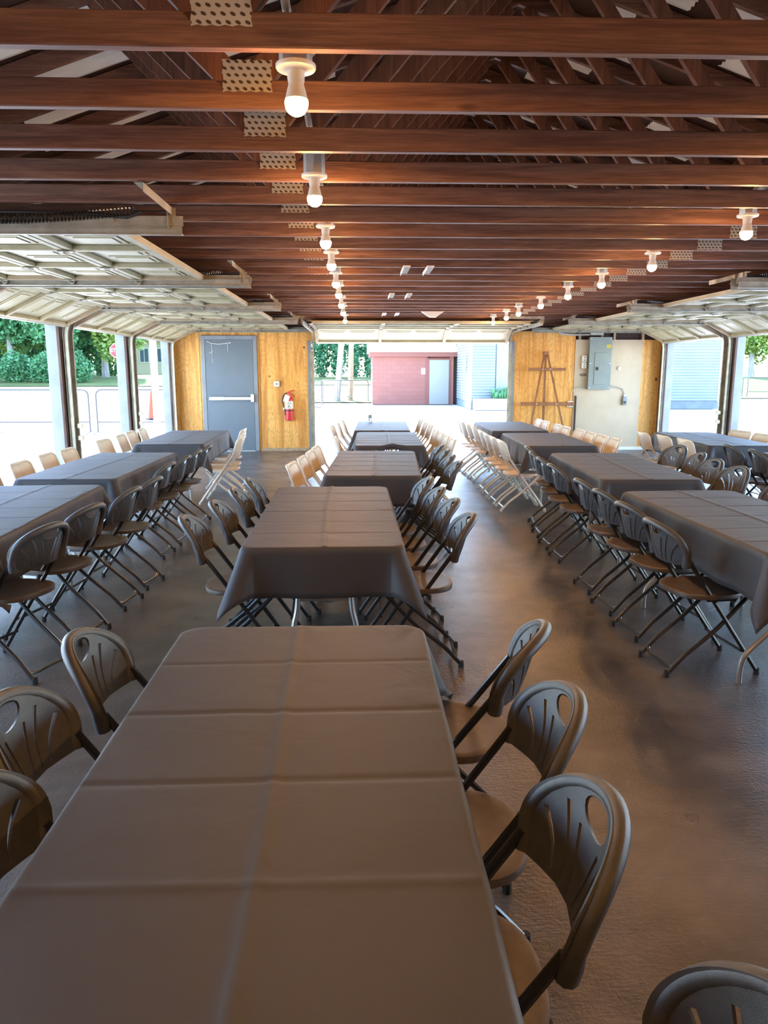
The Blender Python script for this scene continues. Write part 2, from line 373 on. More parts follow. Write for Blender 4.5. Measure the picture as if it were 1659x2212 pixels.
# ------------------------------------------------------------------ bulbs
def lamp_proto():
    r = thing('ceiling_lamp', 'bare bulb lamp in a round holder', 'lamp', (0,0,0), 0, 'bare ceiling bulbs')
    MB().lathe([(.046,.10),(.048,.11),(.048,.205),(.046,.21)], 8).build('junction_box', M['conduit'], r)
    b = MB().lathe([(.024,.060),(.026,.085),(.034,.088),(.056,.091),(.058,.095),(.058,.102),(.05,.104)], 24).build('lampholder', M['porcelain'], r)
    MB().lathe([(.0225,.052),(.0225,.062)], 16).build('socket_ring', M['porcelain'], b)
    MB().lathe([(.033,.010),(.027,.035),(.020,.058),(.018,.064)], 20).build('bulb_neck', M['bulbneck'], r)
    pr = [(.002,-.034),(.014,-.031),(.024,-.0245),(.031,-.014),(.034,0),(.033,.010)]
    MB().lathe(pr, 12).build('bulb', M['glow'], r)
    return r
def snap(y):
    for a, c in zip(TY, TY[1:]):
        if a <= y <= c: return min(max(y, a+TH+.06), c-.06)
    return y
lp = lamp_proto(); n = 0
LY = [2.36,3.59,4.73,5.80,6.99,8.0,9.24,10.5,12.15]; RY = [4.38,5.67,6.94,8.07,9.22,10.5,11.33,12.42]
for X, ys, side in ((-.187, LY, 'left'), (2.2, RY, 'right')):
    for i, y in enumerate(ys):
        if side == 'left': X = -.171 if i == 0 else -.187
        pos = 'nearest to the camera' if i == 0 else 'farthest from the camera' if i == len(ys)-1 else '%s from the camera' % ORD[i]
        place(lp, n > 0, (X, snap(y), 2.335), 0, 'lit bare bulb under the ceiling beams, %s in the %s row' % (pos, side), '%s row of bare bulbs' % side); n += 1
for X, ys, side in ((-.187, [1.2,.05,-1.2,-2.4], 'left'), (2.2, [3.1,2.0,.8,-.4,-1.6,-2.8], 'right')):   # the rows go on behind the camera
    for y in ys:
        place(lp, True, (X, snap(y), 2.335), 0, 'lit bare bulb of the %s row, outside the picture' % side, '%s row of bare bulbs, out of view' % side)
for X, side, y0 in ((-.187, 'left', -2.4), (2.2, 'right', -2.8)):
    o = MB().tube([(X, y0, 2.548), (X, 14.6, 2.548)], .0125, 10).build('conduit_pipe', M['conduit']); tag(o, 'thin grey conduit pipe running above the %s row of bulbs' % side, 'conduit')

# ------------------------------------------------------------------ garage doors and tracks (local: wall plane x=0, room towards +x)
ZT = 2.33
def section_parts(W, H, parent, mtx, nst):
    """one door panel: x' from 0..H along the panel, y across, inner face towards -z'"""
    def tr(b): b.v = [tuple(mtx @ Vector(p)) for p in b.v]; return b
    skin = MB().box(.003, H-.003, -W/2, W/2, .022, .032)
    npan = nst+1
    ys = [-W/2+W*k/npan for k in range(npan+1)]
    for a, c in zip(ys, ys[1:]):
        for q0, q1 in (((a+.10), (a+c)/2-.03), ((a+c)/2+.03, c-.10)):
            x0, x1 = .13, H-.13
            skin.prism([(x0,q0),(x1,q0),(x1,q1),(x0,q1)], 'z', .016, .0215)
            skin.prism([(x0+.035,q0+.035),(x1-.035,q0+.035),(x1-.035,q1-.035),(x0+.035,q1-.035)], 'z', .010, .0165)
    s = tr(skin).build('door_section', M['cream'], parent)
    for x in (.002, H-.047): tr(MB().box(x, x+.045, -W/2, W/2, -.010, .0225, .003)).build('rail', M['stile'], s)
    for y in (-W/2, W/2-.055): tr(MB().box(.002, H-.002, y, y+.055, -.016, .023, .003)).build('end_stile', M['dust'], s)
    for y in ys[1:-1]: tr(MB().box(.03, H-.03, y-.03, y+.03, -.014, .022, .004)).build('stile', M['stile'], s)
    return ys
def door_proto(W, nst, label):
    r = thing('garage_door', label, 'garage door', (0,0,0)); Hs = .56
    ang = math.atan2(2.345-2.10, .50); L = math.hypot(.245, .50)
    m1 = Matrix.Translation((.09, 0, 2.10)) @ Matrix.Rotation(-ang, 4, 'Y')
    ys = section_parts(W, L, r, m1, nst)
    tr = MB().box(-.012, .012, -W/2, W/2, -.012, .03); tr.v = [tuple(m1 @ Vector(p)) for p in tr.v]; tr.build('bottom_seal', M['conduit'], r)
    for k in range(3): section_parts(W, Hs, r, Matrix.Translation((.60+.565*k, 0, 2.345)), nst)
    for k in range(4):
        x = .597+.565*k
        for y in [ys[0]+.03]+ys[1:-1]+[ys[-1]-.03]:
            if k == 3: continue
            h = MB().box(x-.05, x+.05, y-.03, y+.03, 2.324, 2.331, .002); h.tube([(x, y-.035, 2.322), (x, y+.035, 2.322)], .009, 8)
            if y in (ys[0]+.03, ys[-1]-.03):
                s = -1 if y < 0 else 1; h.tube([(x, y, 2.32), (x, y+s*.055, 2.32)], .006, 6); h.lathe([(.021,-.008),(.021,.008)], 10, (x, y+s*.055, 2.32), 'y')
            h.build('hinge', M['galv'], r)
    return r
def sweep(b, path, prof):
    """path in xz, prof list of (y, n)"""
    m = len(path); vs = []
    for i, (x, z) in enumerate(path):
        a = path[max(i-1,0)]; c = path[min(i+1,m-1)]; tx, tz = c[0]-a[0], c[1]-a[1]; l = math.hypot(tx, tz); nx, nz = -tz/l, tx/l
        for y, n_ in prof: vs.append((x+nx*n_, y, z+nz*n_))
    k = len(prof); fs = [(i*k+j, i*k+(j+1) % k, (i+1)*k+(j+1) % k, (i+1)*k+j) for i in range(m-1) for j in range(k)]
    fs += [tuple(range(k-1,-1,-1)), tuple((m-1)*k+j for j in range(k))]
    return b.add(vs, fs)
def track_proto(s, label):
    """s=+1: channel opens to +y"""
    r = thing('door_track', label, 'door track')
    t_ = .003
    pr = [(0,-.028),(s*.03,-.028),(s*.03,-.028+t_*1.5),(s*t_,-.028+t_*1.5),(s*t_,.028-t_*1.5),(s*.03,.028-t_*1.5),(s*.03,.028),(0,.028)]
    x0, R = .075, .34
    vert = [(x0, .02), (x0, ZT-R-.01)]
    curve = [(x0+R-R*math.cos(a), ZT-R-.01+R*math.sin(a)) for a in [PI/2*k/10 for k in range(11)]]
    hor = [(x0+R, ZT-.01), (2.66, ZT-.01)]
    sweep(MB(), vert, pr).build('vertical_rail', M['galv'], r); sweep(MB(), curve, pr).build('curved_rail', M['galv'], r)
    h = sweep(MB(), hor, pr).build('horizontal_rail', M['galv'], r)
    def yb(p, q): return min(-s*p, -s*q), max(-s*p, -s*q)
    b = MB().box(.55, 2.67, *yb(.010,.013), ZT+.004, ZT+.055); b.box(.55, 2.67, *yb(.0,.013), ZT+.052, ZT+.055); b.box(.55, 2.67, *yb(.013,.017), ZT+.004, ZT+.009)
    for x in [.7+.32*k for k in range(7)]: b.lathe([(.010, -.004), (.010, .004)], 8, (x, -s*.016, ZT+.03), 'y')
    b.build('support_angle', M['galv'], h)
    MB().box(.43, 2.66, *yb(.0,.006), ZT-.040, ZT-.034).box(.43, 2.66, *yb(.0,.004), ZT-.012, ZT-.006).build('rail_bead', M['galv'], h)
    # angle plate beside the vertical rail
    MB().box(.04, .043, min(0,-s*.05), max(0,-s*.05), .02, 1.95).box(.04, .10, min(0,-s*.003), max(0,-s*.003), .02, 1.95).build('jamb_angle', M['galv'], r)
    # hanger: punched angle across two beams, then a drop to the rail end
    g = MB(); g.box(2.57, 2.61, -.55, .03, 2.428, 2.4325); g.box(2.607, 2.611, -.55, .03, 2.392, 2.43); g.build('hanger_angle', M['galv'], r)
    g = MB(); g.box(2.59, 2.63, -.004, 0, ZT-.01, 2.428); g.box(2.59, 2.594, -.03, 0, ZT-.01, 2.428); g.lathe([(.009,-.012),(.009,0)], 6, (2.62, -.002, ZT+.03), 'y'); g.build('hanger_drop', M['galv'], r)
    hx = MB(); N = 70; ps = []
    for k in range(N*8+1):
        u = k/(N*8); a = 2*PI*k/8; x = 2.42-1.35*u; z = 2.405-.045*math.sin(PI*u*.9)
        ps.append((x, -s*.035+.021*math.cos(a), z+.021*math.sin(a)))
    hx.tube(ps, .0045, 4); hx.tube([(2.59,-s*.02,2.41),(2.5,-s*.03,2.404),(2.42,-s*.035,2.405)], .004, 6); hx.build('extension_spring', M['blackmetal'], r)
    MB().tube([(2.46,-s*.035,2.40),(2.38,-s*.03,2.375),(2.2,-s*.02,2.352+.04),(1.9,-s*.015,2.40),(1.5,-s*.015,2.40),(.9,-s*.015,2.40)], .010, 8).build('lift_cable', M['blackhose'], r)
    return r
bays = [(4.2,6.85),(6.85,9.5),(9.5,12.15),(12.15,14.80)]
gd = door_proto(2.42, 2, 'open cream garage door'); ta = track_proto(1, 'near side track'); tb = track_proto(-1, 'far side track'); n = 0
DN = ['nearest to the camera', 'second from the camera', 'third from the camera', 'next to the back wall']
for side, xw, rz in (('left', XL+.005, 0), ('right', XR-.005, PI)):
    for i, (y0, y1) in enumerate(bays):
        yc = (y0+y1)/2
        place(gd, n > 0, (xw, yc, 0), rz, 'open cream sectional garage door under the ceiling, %s side, %s' % (side, DN[i]), '%s side garage doors' % side)
        ya, yb = y0+.068, y1-.068
        pa, pb = (ta, tb) if rz == 0 else (tb, ta)
        place(pa, n > 0, (xw, ya, 0), rz, 'galvanized door track with spring, near edge of the %s door %s' % (side, DN[i]), '%s side door tracks' % side)
        place(pb, n > 0, (xw, yb, 0), rz, 'galvanized door track with spring, far edge of the %s door %s' % (side, DN[i]), '%s side door tracks' % side)
        n += 1
bd = door_proto(3.72, 2, 'open cream garage door over the back opening, three panels wide'); bd.location = ((OX0+OX1)/2, YB-.03, 0); bd.rotation_euler[2] = -PI/2
for pr_, x, nm in ((ta, OX0+.03, 'left'), (tb, OX1-.03, 'right')):
    # after -90deg rotation local +y points to world +x
    o = copy_tree(pr_); o.location = (x, YB-.025, 0); o.rotation_euler[2] = -PI/2; tag(o, 'galvanized door track at the %s edge of the back opening' % nm, None, 'back door tracks')
# photo eye sensors on the vertical tracks
for side, xw, sg in (('left', XL, 1), ('right', XR, -1)):
    for i, y in enumerate(PY_[1:4]):
        for z, hh in ((.90, 'upper'), (.75, 'lower')):
            o = MB().box(-.03, .03, -.04, .04, -.03, .03, .008).build('door_sensor', M['outlet'], None, (xw+sg*.15, y, z))
            MB().box(-.04*sg if sg > 0 else .03, -.03 if sg > 0 else .04, -.02, .02, -.02, .02).build('bracket', M['galv'], o)
            tag(o, 'small white box, %s of two on the %s post on the %s side' % (hh, ['second','third','fourth'][i], side), 'door sensor', 'door sensors')

# ------------------------------------------------------------------ back wall fittings
d1 = thing('door_1', None, None, (-2.49, YB-.005, 0)); d1['kind'] = 'structure'
fr = MB(); fr.box(-.54, -.465, -.03, 0, 0, 2.24, .004); fr.box(.465, .54, -.03, 0, 0, 2.24, .004); fr.box(-.465, .465, -.03, 0, 2.165, 2.24, .004); fr.build('door_frame', M['framegrey'], d1)
MB().box(-.462, .462, -.02, 0, .012, 2.162, .003).build('door_leaf', M['doorgrey'], d1)
pb = MB().box(-.41, .42, -.075, -.045, 1.005, 1.065, .006); pb.box(-.41, -.13, -.08, -.045, 1.0, 1.07, .006); pb.box(-.40,-.36,-.046,-.02,1.01,1.06); pb.build('push_bar', M['alu'], d1)
MB().box(.40, .462, -.085, -.02, .965, 1.125, .008).build('latch', M['alu'], d1)
MB().box(-.46, .46, -.06, -.021, 0, .012).build('threshold', M['alu'], d1)
b = MB(); b.tube([(-.42,-.026,2.13),(-.33,-.028,2.09),(-.2,-.028,2.075),(-.05,-.028,2.09),(.03,-.026,2.10)], .005, 6)
for x, z in ((-.33,2.09),(-.02,2.09)): b.tube([(x,-.028,z),(x+.005,-.028,z-.10),(x+.002,-.028,z-.15)], .004, 6)
b.tube([(-.38,-.028,1.93),(-.33,-.028,1.90),(-.31,-.028,1.95)], .004, 6); b.tube([(-.325,-.028,1.94),(-.318,-.028,1.72)], .0025, 6); b.lathe([(.012,-.012),(.012,.012)], 8, (.03,-.03,2.10))
o = b.build('light_string', M['paper'], None, (-2.49, YB-.005, 0)); tag(o, 'short white string of icicle lights hanging at the top of the grey door', 'string lights')

def fixture(name, label, cat, loc): return thing(name, label, cat, loc)
t_ = fixture('wall_switch', 'small square switch plate on plywood right of the grey door', 'light switch', (-1.585, YB, 1.315))
MB().box(-.06, .06, -.045, -.001, -.06, .06, .006).build('switch_box', M['conduit'], t_); MB().box(-.052, .052, -.052, -.0455, -.052, .052, .008).build('cover_plate', M['outlet'], t_); MB().lathe([(.02,-.058),(.02,-.0525)], 12, (0.005,0,0), 'y').build('knob', M['panelgrey'], t_)
# fire extinguisher
t_ = fixture('fire_extinguisher', 'red fire extinguisher with white label hung on the plywood wall', 'fire extinguisher', (-1.345, YB-.085, .60))
MB().lathe([(.055,0),(.075,.012),(.078,.03),(.078,.40),(.07,.445),(.05,.475),(.028,.49),(.026,.52)], 24).build('cylinder_body', M['red'], t_)
lb = MB().lathe([(.0795,.235),(.0795,.385)], 24, cap=False).build('label_band', M['paper'], t_)
b = MB()
for z, a0, a1 in ((.365,-2.2,-1.0),(.345,-2.3,-.9),(.33,-2.0,-1.1),(.30,-1.75,-1.3),(.285,-1.9,-1.2),(.265,-2.2,-.95),(.25,-2.1,-1.0)):
    N = 8
    for k in range(N):
        if (k*7+int(z*1000)) % 5 == 0: continue
        p = a0+(a1-a0)*k/N; q = a0+(a1-a0)*(k+.8)/N; rr = .0803; hh = .004 if z not in (.30,.285) else .007
        b.add([(rr*math.cos(p),rr*math.sin(p),z-hh),(rr*math.cos(q),rr*math.sin(q),z-hh),(rr*math.cos(q),rr*math.sin(q),z+hh),(rr*math.cos(p),rr*math.sin(p),z+hh)], [(0,1,2,3)])
b.build('label_print', M['print'], lb)
MB().lathe([(.0795,.195),(.081,.20),(.081,.21),(.0795,.215)], 24, cap=False).build('strap', M['blackhose'], t_)
b = MB().lathe([(.03,.515),(.03,.55),(.018,.56)], 12); b.tube([(0,0,.555),(.05,-.005,.582),(.11,0,.590)], .009, 8); b.tube([(.02,0,.54),(.06,0,.515),(.115,0,.475)], .008, 8); b.build('valve_handle', M['red'], t_)
MB().tube([(-.03,0,.545),(-.085,0,.52),(-.125,0,.44),(-.125,0,.36),(-.105,0,.27),(-.085,-.01,.225),(-.078,-.02,.18),(-.07,-.04,.11)], .011, 8).build('hose', M['blackhose'], t_)
MB().lathe([(.014,-.02),(.02,.02)], 10, (-.1,-.005,.235)).build('hose_clip', M['paper'], t_)
b = MB().prism([(-.05,-.14),(.05,-.14),(.05,.0),(-.05,.0)], 'y', -.002, .0); q = Matrix.Translation((-.015,-.083,.50)) @ Matrix.Rotation(.35, 4, 'Y'); b.v = [tuple(q @ Vector(p)) for p in b.v]; b.build('inspection_tag', M['paper'], t_)
# electric panel
t_ = fixture('breaker_panel', 'tall grey-green electric breaker panel on the white board', 'electric panel', (4.77, YB-.018, 1.21))
MB().box(-.215, .215, -.10, 0, 0, 1.0, .006).build('enclosure', M['panelgrey'], t_)
MB().box(-.222, .222, -.112, -.101, -.008, 1.008, .004).build('cover', M['panelgrey'], t_)
dr = MB().box(-.115, .115, -.122, -.113, .09, .71, .004).build('panel_door', M['panelgrey'], t_)
b = MB().box(-.085, -.035, -.134, -.1225, .37, .43, .003); b.box(-.07,-.05,-.142,-.1345,.385,.415); b.build('latch', M['blackhose'], dr)
MB().box(.118, .198, -.1135, -.1123, .80, .86).build('warning_label', M['yellow'], t_)
b = MB()
for zz in (.815,.832,.848): b.box(.128,.188,-.1142,-.1137,zz-.003,zz+.003)
b.build('label_lines', M['print'], t_)
for x, z in ((-.19,.97),(.19,.97),(-.19,.5),(.19,.5),(-.19,.03),(.19,.03)): MB().lathe([(.009,-.116),(.009,-.1122)], 10, (x,0,z), 'y').build('screw', M['alu'], t_)
def outlet(x, z, lab, quad=False):
    t2 = fixture('wall_outlet', lab, 'outlet', (x, YB-.018, z)); w = .06 if quad else .05
    MB().box(-w, w, -.05, 0, -.058, .058, .006).build('outlet_box', M['outlet'], t2)
    b = MB()
    for dx in ((-.028,.028) if quad else (0,)):
        for dz in (-.026,.026): b.lathe([(.016,-.054),(.016,-.0505)], 10, (dx,0,dz), 'y')
    b.build('socket', M['blackhose'] if quad else M['framegrey'], t2)
outlet(4.475, 1.80, 'upper of two ivory outlet boxes left of the breaker panel'); outlet(4.475, 1.672, 'lower of two ivory outlet boxes left of the breaker panel')
outlet(4.235, .915, 'ivory outlet box with four sockets at the plywood edge by the easel', True)
t_ = fixture('hook_bracket', 'small dark loop bracket beside the breaker panel', 'bracket', (4.43, YB-.018, 1.49)); MB().tube([(.11,-.02,-.015),(0,-.02,-.015),(-.02,-.02,0),(0,-.02,.015),(.11,-.02,.015)], .006, 6).build('wire_loop', M['blackhose'], t_)
o = MB().tube([(4.555, YB-.05, 1.26),(4.40, YB-.045, 1.25),(4.30, YB-.045, 1.215),(4.255, YB-.04, 1.14),(4.245, YB-.04, .97)], .009, 8).build('electric_cable', M['conduit']); tag(o, 'grey cable bending from the breaker panel down to the ivory outlet', 'cable')
o = MB().tube([(4.985, YB-.05, 1.26),(5.15, YB-.045, 1.255),(5.27, YB-.045, 1.22),(5.32, YB-.04, 1.13),(5.325, YB-.04, 1.06)], .009, 8).build('electric_cable', M['conduit']); tag(o, 'grey cable bending from the breaker panel down to the grey socket', 'cable')
t_ = fixture('socket_box', 'dark grey socket box hanging on a cable right of the panel', 'outlet', (5.325, YB-.018, .98)); MB().box(-.042, .042, -.06, 0, -.085, .085, .012).build('box_body', M['framegrey'], t_); MB().lathe([(.025,-.068),(.025,-.0605)], 12, (0,0,-.03), 'y').build('socket', M['blackhose'], t_)
MB().box(-.02, .02, -.04, 0, .0855, .12).build('clamp', M['outlet'], t_)
o = MB().tube([(3.87, YB-.05, 2.42),(3.90, YB-.05, 2.34),(3.98, YB-.05, 2.285),(4.15, YB-.05, 2.265),(4.56, YB-.05, 2.265)], .022, 10).build('conduit_elbow', M['conduit']); tag(o, 'thick grey conduit bending along the top of the back wall', 'conduit')
t_ = fixture('junction_fitting', 'grey conduit junction above the breaker panel', 'conduit box', (4.70, YB-.05, 2.28)); MB().box(-.13, .13, -.03, .03, -.03, .05, .008).build('box_body', M['conduit'], t_); MB().tube([(.11,0,-.03),(.11,0,-.06)], .022, 10).build('connector', M['galv'], t_)
o = MB().box(0, .022, -.03, 0, .06, 1.08).build('floor_conduit', M['blackhose'], None, (4.335, YB-.018, 0)); tag(o, 'dark upright strip at the left edge of the white wall board', 'conduit')
o = MB().lathe([(.033,-.03),(.04,-.01),(.04,0)], 16, (5.19, YB-.017, 1.615), 'y').build('round_cover', M['outlet']); tag(o, 'round pale cover on the white board right of the panel', 'cover')
# easel
t_ = fixture('easel', 'brown wooden easel with two crossbars in front of the plywood wall', 'easel', (3.67, YB-.02, 0))
MB().beam((-.40,-.48,0),(-.02,-.14,1.90),.035,.02,(0,-1,0)).build('leg', M['easel'], t_); MB().beam((.44,-.48,0),(.04,-.14,1.90),.035,.02,(0,-1,0)).build('leg', M['easel'], t_)
MB().beam((.02,-.08,0),(.01,-.13,1.90),.04,.02,(0,-1,0)).build('leg', M['easel'], t_)
MB().box(-.34, .40, -.21, -.175, 1.57, 1.625, .004).build('crossbar', M['easel'], t_); MB().box(-.50, .56, -.345, -.29, .90, .965, .004).build('crossbar', M['easel'], t_)
MB().box(-.05, .06, -.16, -.115, 1.87, 1.94, .004).build('head_block', M['easel'], t_)
for x, z, y in ((-.055,1.60,-.215),(.09,1.60,-.215),(-.18,.935,-.35),(.2,.935,-.35)): MB().lathe([(.009,-.008),(.009,0)], 8, (x,y,z), 'y').build('bolt', M['alu'], t_)

# small ceiling fittings
for i, (Y, x) in enumerate(((6.64, .42), (9.07, .40), (12.0, .42))):
    for j in (0, 1):
        o = MB().box(-.03, .03, 0, .45, -.012, 0).box(-.03, -.026, 0, .45, -.03, -.012).build('ceiling_bracket', M['paper'], None, (x+j*.20, snap(Y)-.2, CH0-.001))
        tag(o, 'white punched metal strip under the beams, %s one of the %s pair' % (('left','right')[j], ('near','middle','far')[i]), 'bracket', 'white ceiling strips')
t_ = thing('ceiling_light', 'white wedge shaped light under the beams near the back door', 'light fixture', (1.13, 11.53, CH0-.001))
MB().prism([(-.17,0),(.17,0),(.06,-.075),(-.06,-.075)], 'y', -.06, .06).build('housing', M['paper'], t_); MB().box(-.05,.05,-.05,.05,-.082,-.0755).build('lens', M['lamp_white'], t_)

# ------------------------------------------------------------------ folding chairs (local: facing +x, origin on the floor under the seat)
BX, BXW, FXX = -.305, -.27, .25       # top of the back / front foot x
JX, JZ = -.165, .606        # where the straight tubes enter the more upright back
def bk(z): return JX+(FXX-JX)*(1-z/JZ)
ax = Vector((-.33, 0, 1)).normalized(); nb = Vector((-ax.z, 0, ax.x))       # up the back, and backwards normal
def backpt(y, tt, n_, t0=0): return Vector((JX, 0, JZ)) + ax*tt + Vector((0, y, 0)) + nb*n_
def inside(p, poly):
    c = False; j = len(poly)-1
    for i in range(len(poly)):
        if (poly[i][1] > p[1]) != (poly[j][1] > p[1]) and p[0] < (poly[j][0]-poly[i][0])*(p[1]-poly[i][1])/(poly[j][1]-poly[i][1])+poly[i][0]: c = not c
        j = i
    return c
def panel_mesh(outline, holes, curve, thick, t0, name, m, extra=None):
    pts = []; edges = []
    for poly in [outline]+holes:
        o = len(pts); pts += [Vector(p) for p in poly]; edges += [(o+i, o+(i+1) % len(poly)) for i in range(len(poly))]
    ys = [p[0] for p in outline]; ts = [p[1] for p in outline]
    gx = min(ys)
    while gx < max(ys):
        gt = min(ts)
        while gt < max(ts):
            if inside((gx,gt), outline) and not any(inside((gx,gt), h) for h in holes): pts.append(Vector((gx, gt)))
            gt += .03
        gx += .03
    V, E_, F_, _, _, _ = delaunay_2d_cdt(pts, edges, [], 0, 1e-5)
    F_ = [f for f in F_ if inside(sum((V[i] for i in f), Vector((0,0)))/len(f), outline) and not any(inside(sum((V[i] for i in f), Vector((0,0)))/len(f), h) for h in holes)]
    # thick shell
    cnt = {}
    for f in F_:
        for i in range(len(f)):
            e = (f[i], f[(i+1) % len(f)]); cnt[tuple(sorted(e))] = cnt.get(tuple(sorted(e)), 0)+1
    n0 = len(V); b = MB(); vs = [backpt(p.x, p.y, curve(p.x, p.y), t0) for p in V] + [backpt(p.x, p.y, curve(p.x, p.y)+thick, t0) for p in V]
    fs = [tuple(f) for f in F_] + [tuple(i+n0 for i in reversed(f)) for f in F_]
    for f in F_:
        for i in range(len(f)):
            a, c = f[i], f[(i+1) % len(f)]
            if cnt[tuple(sorted((a, c)))] == 1: fs.append((c, a, a+n0, c+n0))
    b.add(vs, fs)
    if extra: extra(b)
    return b.mesh(name, m, 50)
def smoothpts(p, n=6):
    p = [Vector(q) for q in p]; out = []
    for i in range(len(p)-1):
        a = p[max(i-1,0)]; b_ = p[i]; c = p[i+1]; d = p[min(i+2,len(p)-1)]
        for k in range(n):
            u = k/n; out.append(.5*((2*b_)+(c-a)*u+(2*a-5*b_+4*c-d)*u*u+(3*b_-a-3*c+d)*u**3))
    out.append(p[-1]); return out
def seat_mesh(name, m, rx, ry, pw, z0, xo, dish=.012, lip=.026):
    b = MB(); N = 40; rings = []
    fr = [0,.35,.65,.85,.95,1.0]
    def rim(a):
        c, s = math.cos(a), math.sin(a)
        return math.copysign(abs(c)**(2/pw), c)*rx, math.copysign(abs(s)**(2/pw), s)*ry*(1-.07*c)
    vs = []
    for f in fr:
        for k in range(N):
            x, y = rim(2*PI*k/N); vs.append((xo+x*f, y*f, z0-dish*(1-f*f) + (-.004 if f == 1 else 0)))
    for f, dz in ((1.008,-.012),(1.0,-lip),(.93,-lip),(.90,-.014),(0,-.022)):
        for k in range(N):
            x, y = rim(2*PI*k/N); vs.append((xo+x*f, y*f, z0+dz))
    R = len(fr)+5; fs = [(i*N+k, i*N+(k+1) % N, (i+1)*N+(k+1) % N, (i+1)*N+k) for i in range(R-1) for k in range(N)]
    b.add(vs, fs); me = b.mesh(name, m, 60)
    bm = bmesh.new(); bm.from_mesh(me); bmesh.ops.remove_doubles(bm, verts=bm.verts[:], dist=1e-4); bm.to_mesh(me); bm.free(); return me
def chair_frame(root, mm, cap, seat_z, wy, top_z, tr):
    for s in (-1, 1):
        a = Vector((bk(top_z), s*wy, top_z)); c = Vector((FXX, s*wy, .012))
        lg = MB().tube([a, a.lerp(c,.5), c], tr, 8).build('front_leg', mm, root)
        MB().lathe([(tr*1.25,0),(tr*1.35,.004),(tr*1.2,.034)], 8, (FXX-.004, s*wy, 0)).build('foot_cap', cap, lg)
        w2 = wy-.026
        pts = smoothpts([(.17,s*w2,seat_z-.035),(.02,s*w2,.255),(-.125,s*w2,.135),(-.165,s*w2,.10),(-.245,s*w2,.012)], 4)
        lg = MB().tube(pts, tr, 8).build('rear_leg', mm, root)
        MB().lathe([(tr*1.25,0),(tr*1.35,.004),(tr*1.2,.034)], 8, (-.243, s*w2, 0)).build('foot_cap', cap, lg)
        br = MB().box(-.06, .10, s*(wy-.012)-.003, s*(wy-.012)+.003, seat_z-.045, seat_z-.022, .001); br.lathe([(.008,-.016),(.008,.016)], 8, (-.005+bk(seat_z)*.0-.02, s*wy, seat_z-.035), 'y')
        br.build('hinge_bracket', mm, root)
    w2 = wy-.026
    MB().tube(smoothpts([(-.20,-w2,.062),(-.215,-w2+.035,.045),(-.215,0,.045),(-.215,w2-.035,.045),(-.20,w2,.062)], 4), tr*.75, 8).build('rear_stretcher', mm, root)
    zf = .135; MB().tube([(bk(zf)-.008,-wy,zf),(bk(zf)-.008,wy,zf)], tr*.7, 8).build('front_stretcher', mm, root)
def fan_chair():
    r = thing('folding_chair', 'black folding chair with a fan shaped slotted back', 'chair', (0,0,0), 0, 'black chairs')
    hw, T, tm, wb = .190, .243, .085, .172
    def top(a): # half outline
        c, s = math.cos(a), math.sin(a); return (hw*c, tm+(T-tm)*abs(s))
    arch = [top(PI*k/36) for k in range(37)]
    outline = [(-wb, .0), (-.11,.006), (-.06,.012), (0,.014), (.06,.012), (.11,.006), (wb, .0), (wb+.009,.03), (hw-.001,.06)] + arch + [(-hw+.001,.06), (-wb-.009,.03)]
    holes = []
    hh = [(.062*math.cos(a), .197+(.028 if math.sin(a) > 0 else .036)*math.sin(a)) for a in [2*PI*k/20 for k in range(20)]]; holes.append(hh)
    for y0, t0_, y1, t1, bow in ((.085,.022,.146,.120,-.010),(.053,.023,.102,.168,-.008),(.020,.022,.052,.152,-.003)):
        for s in (-1, 1):
            lft = []; rgt = []
            for k in range(9):
                u = k/8; y = y0+(y1-y0)*u+bow*math.sin(PI*u); tt = t0_+(t1-t0_)*u; w = .0022+.0042*u
                dx, dt = (y1-y0), (t1-t0_); l = math.hypot(dx, dt); ny, nt = dt/l, -dx/l
                lft.append((s*(y-ny*w), tt-nt*w)); rgt.append((s*(y+ny*w), tt+nt*w))
            holes.append(lft+rgt[::-1])
    def curve(y, tt): return .075*(1-(y/hw)**2)*(1-.12*max(0,tt-.08)/.17)-.004
    def extra(b):
        path = [(-wb+.004, .0),(-wb-.003,.03),(-hw+.009,.06)]+[(p[0]*.95, p[1]-.008*max(0,(p[1]-tm)/(T-tm))) for p in reversed(arch)]+[(hw-.009,.06),(wb+.003,.03),(wb-.004, .0)]
        path = [(p[0]*1.0, p[1]) for p in path]
        b.tube([backpt(y, tt, curve(y,tt)+.017, T) for y, tt in path], [.0225 if tt < .06 else .0185 for y, tt in path], 10)
    me = panel_mesh(outline, holes, curve, .006, T, 'backrest', M['blackplastic'], extra); put(me, 'backrest', r)
    put(seat_mesh('seat', M['brownseat'], .20, .192, 2.5, .45, 0), 'seat', r)
    chair_frame(r, M['blackmetal'], M['rubber'], .45, .170, .64, .0115)
    return r
